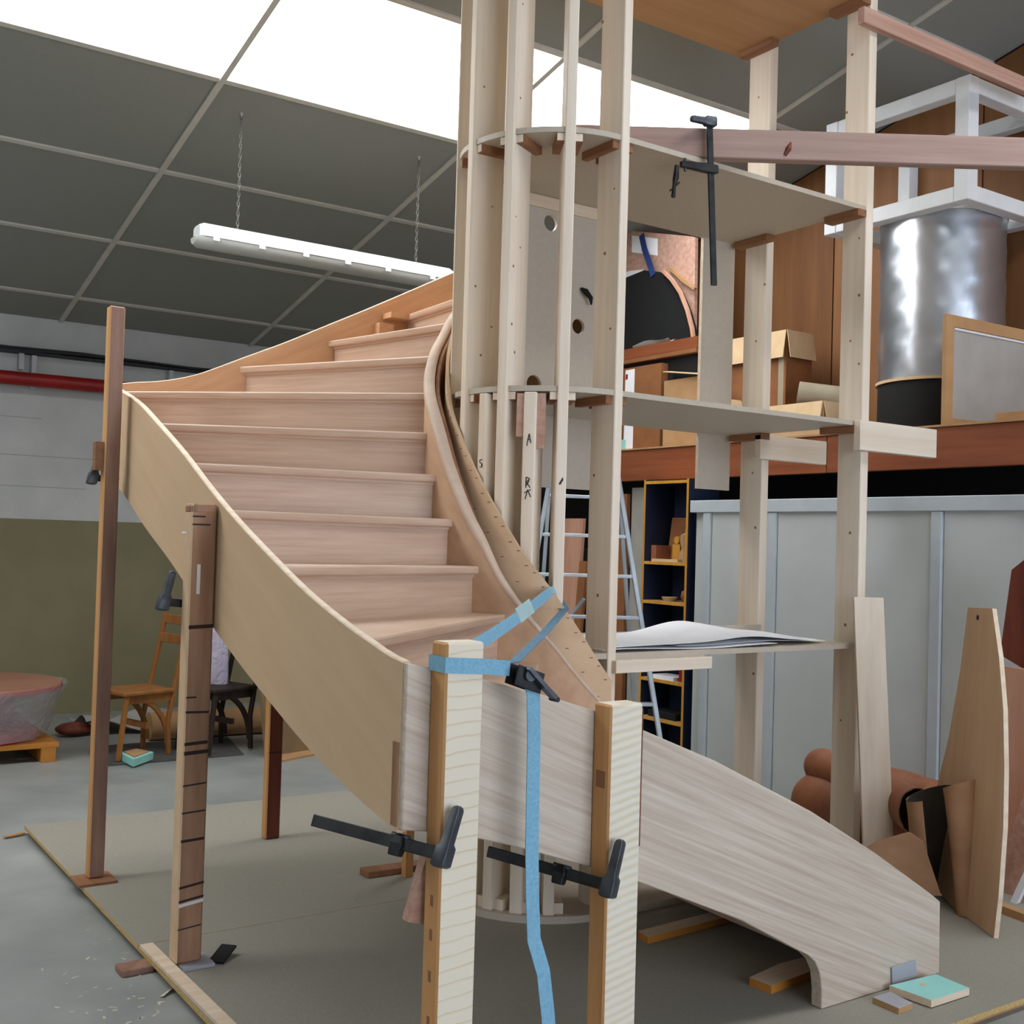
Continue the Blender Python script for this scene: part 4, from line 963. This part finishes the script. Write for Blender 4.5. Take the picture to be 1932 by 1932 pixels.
# rolled hides
def rollmesh(p, q, r, turns=2.2, n=44, t=.006, flare=.15):
    """a sheet rolled into a spiral round the axis p-q"""
    p, q = Vector(p), Vector(q); ax = (q-p).normalized(); u = ax.cross(Vector((0, 0, 1))).normalized(); v = ax.cross(u); secs = []
    for i in range(n):
        f_ = i/(n-1); a = 2*math.pi*turns*f_; rr_ = r*(.45+.55*f_)+.006*math.sin(3*a)
        c_ = u*math.cos(a)+v*math.sin(a)
        e = flare*(q-p).length*.1*math.sin(a*1.7)
        secs.append([p-ax*e+c_*rr_, q+ax*e+c_*rr_*1.05, q+ax*e+c_*(rr_*1.05-t), p-ax*e+c_*(rr_-t)])
    return G().loft(secs)
ha = pX(1530, 1440, 5.2); hb_ = pX(1750, 1475, 5.0)
hd = thing('rolled_hides', 'two brown leather rolls stacked behind the front right stud', 'leather', ((ha.x+hb_.x)/2, (ha.y+hb_.y)/2, 0))
def capsule(p, q, r):
    p, q = Vector(p), Vector(q); ax = (q-p).normalized(); L_ = (q-p).length; path_ = []; rs_ = []
    for k in range(6): a = rad(15*k+6); path_.append(p+ax*(r*(1-math.cos(a)))); rs_.append(r*math.sin(a))
    for k in range(1, 12): path_.append(p+ax*(r+(L_-r)*k/11)); rs_.append(r*(1+.03*math.sin(k*1.7)))
    return G().tube(path_, rs_, 24)
obj('roll', capsule((ha.x, ha.y, ha.z), (hb_.x, hb_.y-.05, ha.z+.0), .105), 'kraft', hd, smooth=60)
obj('roll', capsule((ha.x-.03, ha.y+.03, .18), (hb_.x-.03, hb_.y-.05, .17), .165), 'kraft', hd, smooth=60)
def shell(base, r, h, a0, a1, lean, label, mat, t=.006, wav=.01, topcut=0.0, seed=1):
    base = Vector(base); lean = Vector(lean); n = 30; m_ = 8; rr_ = random.Random(seed)
    outer = []; 
    g = G(); secs = []
    for i in range(n+1):
        f_ = i/n; a = rad(a0+(a1-a0)*f_); rad_ = r*(1-.35*f_); col = []
        hh = h*(1-topcut*abs(f_-.35)) + .012*math.sin(9*f_+seed)
        for j in range(m_+1):
            z = hh*j/m_; w_ = 1+.12*math.sin(j*.8+f_*3+seed)*(1-.4*j/m_)
            col.append(base+lean*(j/m_)+Vector((rad_*w_*math.cos(a), rad_*w_*math.sin(a), z)))
        inn = [c_-Vector((math.cos(a), math.sin(a), 0))*t for c_ in col]
        secs.append(col+list(reversed(inn)))
    g.loft(secs)
    o = obj('curled_hide', g, mat, label=label, cat='leather', group='curled hides by the tapered board', smooth=50)
    return o
def hide(p, q, r0, r1, a0, a1, mo, mi, label, t=.006, n=40, m_=8, squash=1.0, seed=1):
    """a curled hide: arc a0..a1 (degrees, 0 = image right, 90 = up or away) swept from p to q"""
    p, q = Vector(p), Vector(q); ax = (q-p).normalized()
    u = (R0-ax*R0.dot(ax)).normalized(); v = ax.cross(u)
    secs = []; cen = []
    for i in range(n+1):
        f_ = i/n; a = rad(a0+(a1-a0)*f_); col = []; inn = []
        for j in range(m_+1):
            g_ = j/m_; c_ = p.lerp(q, g_); r_ = (r0+(r1-r0)*g_)*(1-.12*f_)*(1+.07*math.sin(3*f_+2.5*g_+seed))
            e_ = (u*math.cos(a)*squash+v*math.sin(a))
            z_ = .03*math.sin(5*f_+seed) if j == m_ else 0
            col.append(c_+e_*r_+ax*z_); inn.append(c_+e_*(r_-t)+ax*z_)
        secs.append(col+list(reversed(inn)))
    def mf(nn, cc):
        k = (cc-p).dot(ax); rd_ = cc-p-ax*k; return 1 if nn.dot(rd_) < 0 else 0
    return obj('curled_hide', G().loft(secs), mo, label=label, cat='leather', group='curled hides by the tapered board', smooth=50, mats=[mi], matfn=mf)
e1 = pZ(1795, 1708, 0)
bh = Vector((e1.x-.02, e1.y+.05, .002))
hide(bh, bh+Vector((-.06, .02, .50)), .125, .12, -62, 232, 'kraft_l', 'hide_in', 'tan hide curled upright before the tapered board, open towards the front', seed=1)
e2 = pZ(1845, 1722, 0); bh2 = Vector((e2.x-.08, e2.y+.0, .002))
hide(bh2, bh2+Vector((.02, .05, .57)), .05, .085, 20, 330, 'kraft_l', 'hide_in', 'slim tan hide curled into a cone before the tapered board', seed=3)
h1 = pX(1675, 1500, 5.0); h2 = pX(1735, 1535, 4.70)
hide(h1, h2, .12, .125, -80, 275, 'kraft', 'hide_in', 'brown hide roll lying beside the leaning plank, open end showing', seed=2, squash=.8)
obj('hide_flap', G().prism([pP(x, y, Vector((4.60, 3.10, 0)), Vector((.75, .6, .35)).normalized()) for x, y in ((1636, 1600), (1652, 1588), (1716, 1570), (1742, 1588), (1776, 1690), (1700, 1690))], Vector((.004, .004, .001))), 'kraft_l', label='flat tan hide flap sloping behind the end of the lower stringer', cat='leather')

# ================================================================== small pieces on the floor
TQ = [pZ(x, y, .03) for x, y in ((1678, 1859), (1766, 1838), (1829, 1864), (1757, 1887))]
t = thing('turquoise_board', 'square turquoise board lying on the floor at the foot of the stringer', 'board', (sum(p.x for p in TQ)/4, sum(p.y for p in TQ)/4, 0))
obj('board', G().prism([(p.x, p.y, .004) for p in TQ], (0, 0, .026)), 'turq', t, mats=['edge_light'], matfn=lambda n, c: 0 if n.z > .5 else 1)
c_ = sum(TQ, Vector())/4
obj('screw_hole', G().lathe((c_.x-.01, c_.y+.03, .0302), [(0, 0), (.012, 0), (.012, .001), (0, .001)], 12), 'card_l', t)
obj('foot', G().lathe((c_.x, c_.y, 0), [(0, 0), (.05, 0), (.05, .004), (0, .004)], 12), 'card', t)
GB = [pZ(x, y, .022) for x, y in ((1646, 1881), (1680, 1871), (1722, 1892), (1696, 1902))]
obj('grey_block', G().prism([(p.x, p.y, 0) for p in GB], (0, 0, .022)), 'bluegrey', label='small grey laminate block beside the turquoise board', cat='block', mats=['card'], matfn=lambda n, c: 0 if n.z > .5 else 1, bevel=.001)
obj('laminate_sample', G().prism([pY(x, y, 2.672) for x, y in ((1683, 1826), (1728, 1812), (1730, 1842), (1684, 1858))], (0, .006, 0)), 'bluegrey', label='blue grey laminate square resting against the end of the lower stringer', cat='sample')
def slat_on_floor(pts, z, label):
    P = [pZ(x, y, z) for x, y in pts]
    return obj('floor_batten', G().prism([(p.x, p.y, 0) for p in P], (0, 0, z)), 'edge_light', label=label, cat='batten', group='battens lying under the lower flight', mats=['pallet'], matfn=lambda n, c: 0 if n.z > .5 else 1)
slat_on_floor([(1414, 1844), (1470, 1818), (1560, 1795), (1590, 1810), (1455, 1860)], .03, 'short batten end under the rounded foot of the lower stringer')
slat_on_floor([(1204, 1756), (1222, 1768), (1400, 1722), (1385, 1710)], .028, 'long batten on the floor under the middle of the lower flight')
# shavings on the concrete
rr = random.Random(11); g = G()
for i in range(90):
    px_ = rr.gauss(250, 70); py_ = rr.uniform(1690, 1930)
    p = pZ(px_, py_, FZ)
    if p.x > 1.33: continue
    a = rr.random()*3.14; L_ = rr.uniform(.008, .03); w_ = rr.uniform(.004, .009)
    d = Vector((math.cos(a), math.sin(a), 0)); n_ = Vector((-d.y, d.x, 0))
    g.obox(p-d*L_/2-n_*w_/2, d*L_, n_*w_, (0, 0, .0015))
obj('wood_shavings', g, 'shaving', label='pale wood shavings scattered on the concrete by the chipboard edge', cat='shavings', kind='stuff')
obj('shaving_curl', G().bar([pZ(305, 1880, FZ+.004), pZ(322, 1868, FZ+.006), pZ(335, 1855, FZ+.01)], .02, .002, up=(1, 1, 0)), 'shaving', label='long curled shaving against the left edge of the chipboard', cat='shaving')

# ================================================================== far left: chairs, wrapped table
PL = pZ(105, 1437, FZ)
t = thing('pallet', 'orange wooden pallet under the wrapped red table', 'pallet', (PL.x-.5, PL.y+.45, FZ))
for k in range(3):
    x_ = PL.x-.10-.55*k; obj('runner', G().box(x_, x_+.10, PL.y, PL.y+.9, FZ, FZ+.10), 'pallet', t, bevel=.003)
for k in range(6): obj('slat', G().box(PL.x-1.25, PL.x+.02, PL.y+.16*k, PL.y+.16*k+.12, FZ+.10, FZ+.135), 'pallet', t, bevel=.003)
t = thing('wrapped_table', 'round red table wrapped in clear film on the pallet', 'table', (PL.x-.50, PL.y+.42, FZ+.136))
tcn = (PL.x-.50, PL.y+.42, FZ+.137)
obj('base', G().lathe(tcn, [(0, 0), (.44, 0), (.46, .04), (.30, .16), (.30, .30), (0, .30)], 40), 'redrim', t, smooth=40)
obj('table_top', G().lathe(tcn, [(0, .345), (.60, .345), (.61, .36), (.61, .385), (.60, .395), (0, .395)], 48), 'redrim', t, smooth=30, mats=['redtop'], matfn=lambda n, c: 1 if n.z > .7 else 0)
secs = []; rr = random.Random(5)
for i in range(9):
    z = .02+.37*i/8; secs.append([(tcn[0]+(.50+.13*i/8+.012*math.sin(j*1.1+i)+.01*rr.random())*math.cos(2*math.pi*j/48), tcn[1]+(.50+.13*i/8+.012*math.sin(j*1.1+i))*math.sin(2*math.pi*j/48), tcn[2]+z) for j in range(48)])
obj('stretch_film', G().loft(secs, caps=False), 'film', t, smooth=60)

def chair(label, loc, rz, mat, seatmat=None):
    t = thing('wooden_chair', label, 'chair', loc, 'chairs by the back wall')
    Rz = Matrix.Rotation(rz, 4, 'Z'); L0 = Vector(loc)
    def W(g): g.v = [L0+Rz@p for p in g.v]; return g
    sz = .45
    obj('seat', W(G().prism([(-.20, -.22, sz), (.20, -.22, sz), (.185, .20, sz), (-.185, .20, sz)], (0, 0, .03))), mat, t, bevel=.008)
    for sx in (-1, 1):
        obj('leg', W(G().bar([(sx*.18, -.24, 0), (sx*.165, -.18, sz)], .035, .03, up=(1, 0, 0))), mat, t, bevel=.004)
        obj('back_leg', W(G().bar([(sx*.17, .17, 0), (sx*.165, .16, .25), (sx*.16, .20, sz), (sx*.155, .32, 1.02)], .035, .028, up=(1, 0, 0))), mat, t, bevel=.004)
        arc_ = [(sx*.14, -.16+.34*math.sin(rad(9*k)), sz-.01-(sz-.08)*(1-math.cos(rad(9*k)))) for k in range(11)]
        obj('curved_brace', W(G().bar(arc_, .03, .035, up=(1, 0, 0))), mat, t, bevel=.004)
        obj('seat_rail', W(G().box(sx*.15-.012, sx*.15+.012, -.18, .18, sz-.06, sz))) if False else obj('seat_rail', W(G().box(sx*.15-.012, sx*.15+.012, -.18, .18, sz-.06, sz-.001)), mat, t)
    obj('stretcher', W(G().box(-.15, .15, -.01, .02, .20, .24)), mat, t)
    for z, dy in ((.97, .308), (.83, .28)): obj('back_slat', W(G().box(-.16, .16, dy-.012, dy+.01, z-.035, z+.035)), mat, t, bevel=.004)
    return t
p = pZ(258, 1424, FZ+.012)
mt_ = obj('floor_mat', G().obox(pZ(205, 1446, FZ), pZ(460, 1425, FZ)-pZ(205, 1446, FZ), (.15, .75, 0), (0, 0, .01)), 'mat', label='dark mat on the concrete under the chairs', cat='mat')
chair('oiled oak chair with slatted back on the dark mat', (p.x, p.y+.05, FZ+.011), rad(-75), 'oakchair')
p = pZ(418, 1415, FZ+.012)
t = chair('dark stained chair with wrapped back beside the oak chair', (p.x, p.y+.08, FZ+.011), rad(-70), 'darkchair')
q = p+Vector((0, .08, 0))
bd = Vector((math.cos(rad(20)), math.sin(rad(20)), 0)); sd_ = Vector((-bd.y, bd.x, 0))
wa, wb_ = pY(374, 1292, q.y), pY(432, 1294, q.y); wt = pY(378, 1160, q.y+.1)
obj('bubble_wrap', G().obox(wa, wb_-wa, (.01, .06, 0), (.02, .1, wt.z-wa.z)), 'lilac', t, bevel=.02, seg=2, smooth=50)
TB = [pZ(x, y, FZ+.06) for x, y in ((226, 1421), (258, 1414), (290, 1420), (252, 1434))]
t = thing('turquoise_tray', 'small turquoise box with brown top on the mat under the oak chair', 'box', ((TB[0].x+TB[2].x)/2, TB[0].y, FZ+.011))
obj('tray', G().prism([(p.x, p.y, FZ+.011) for p in TB], (0, 0, .055)), 'turq', t, bevel=.003)
ct = sum(TB, Vector())/4
obj('lid', G().prism([(ct.x+(p.x-ct.x)*.75, ct.y+(p.y-ct.y)*.75, FZ+.066) for p in TB], (0, 0, .008)), 'card', t)
obj('plastic_bag', sheetmesh(2.35, 3.3, 9.3, 9.9, FZ+.02, .14, 21), 'greypanel', label='crumpled grayish plastic bag on the floor by the back wall', cat='bag', smooth=60)
rc_ = pZ(138, 1392, FZ); obj('red_cushion', blob((rc_.x+.03, rc_.y+.1, FZ+.055), .15, 6, sx=1, sy=.8, sz=.34, amp=.05), 'darkred', label='flat dark red cushion on the floor beside the wrapped table', cat='cushion', smooth=60)
pb = pZ(470, 1432, FZ)
obj('brown_sheet', G().obox((pb.x+.12, pb.y+.0, FZ), (.55, .16, 0), (.01, -.03, 0), (-.02, .28, .95)), 'dim_sheet', label='brown sheet leaning beside the dark chair below the stringer', cat='sheet')
obj('card_sheet', G().obox(pZ(522, 1440, FZ), pZ(620, 1420, FZ)-pZ(522, 1440, FZ), (.1, .4, .0), (0, 0, .012)), 'card', label='flat cardboard on the concrete behind the dark red post', cat='cardboard')
obj('paper_roll', G().tube([(2.75, 9.0, FZ+.11), (4.0, 8.95, FZ+.11)], .11, 16), 'card', label='tan roll lying on the floor behind the chairs', cat='roll', smooth=50)
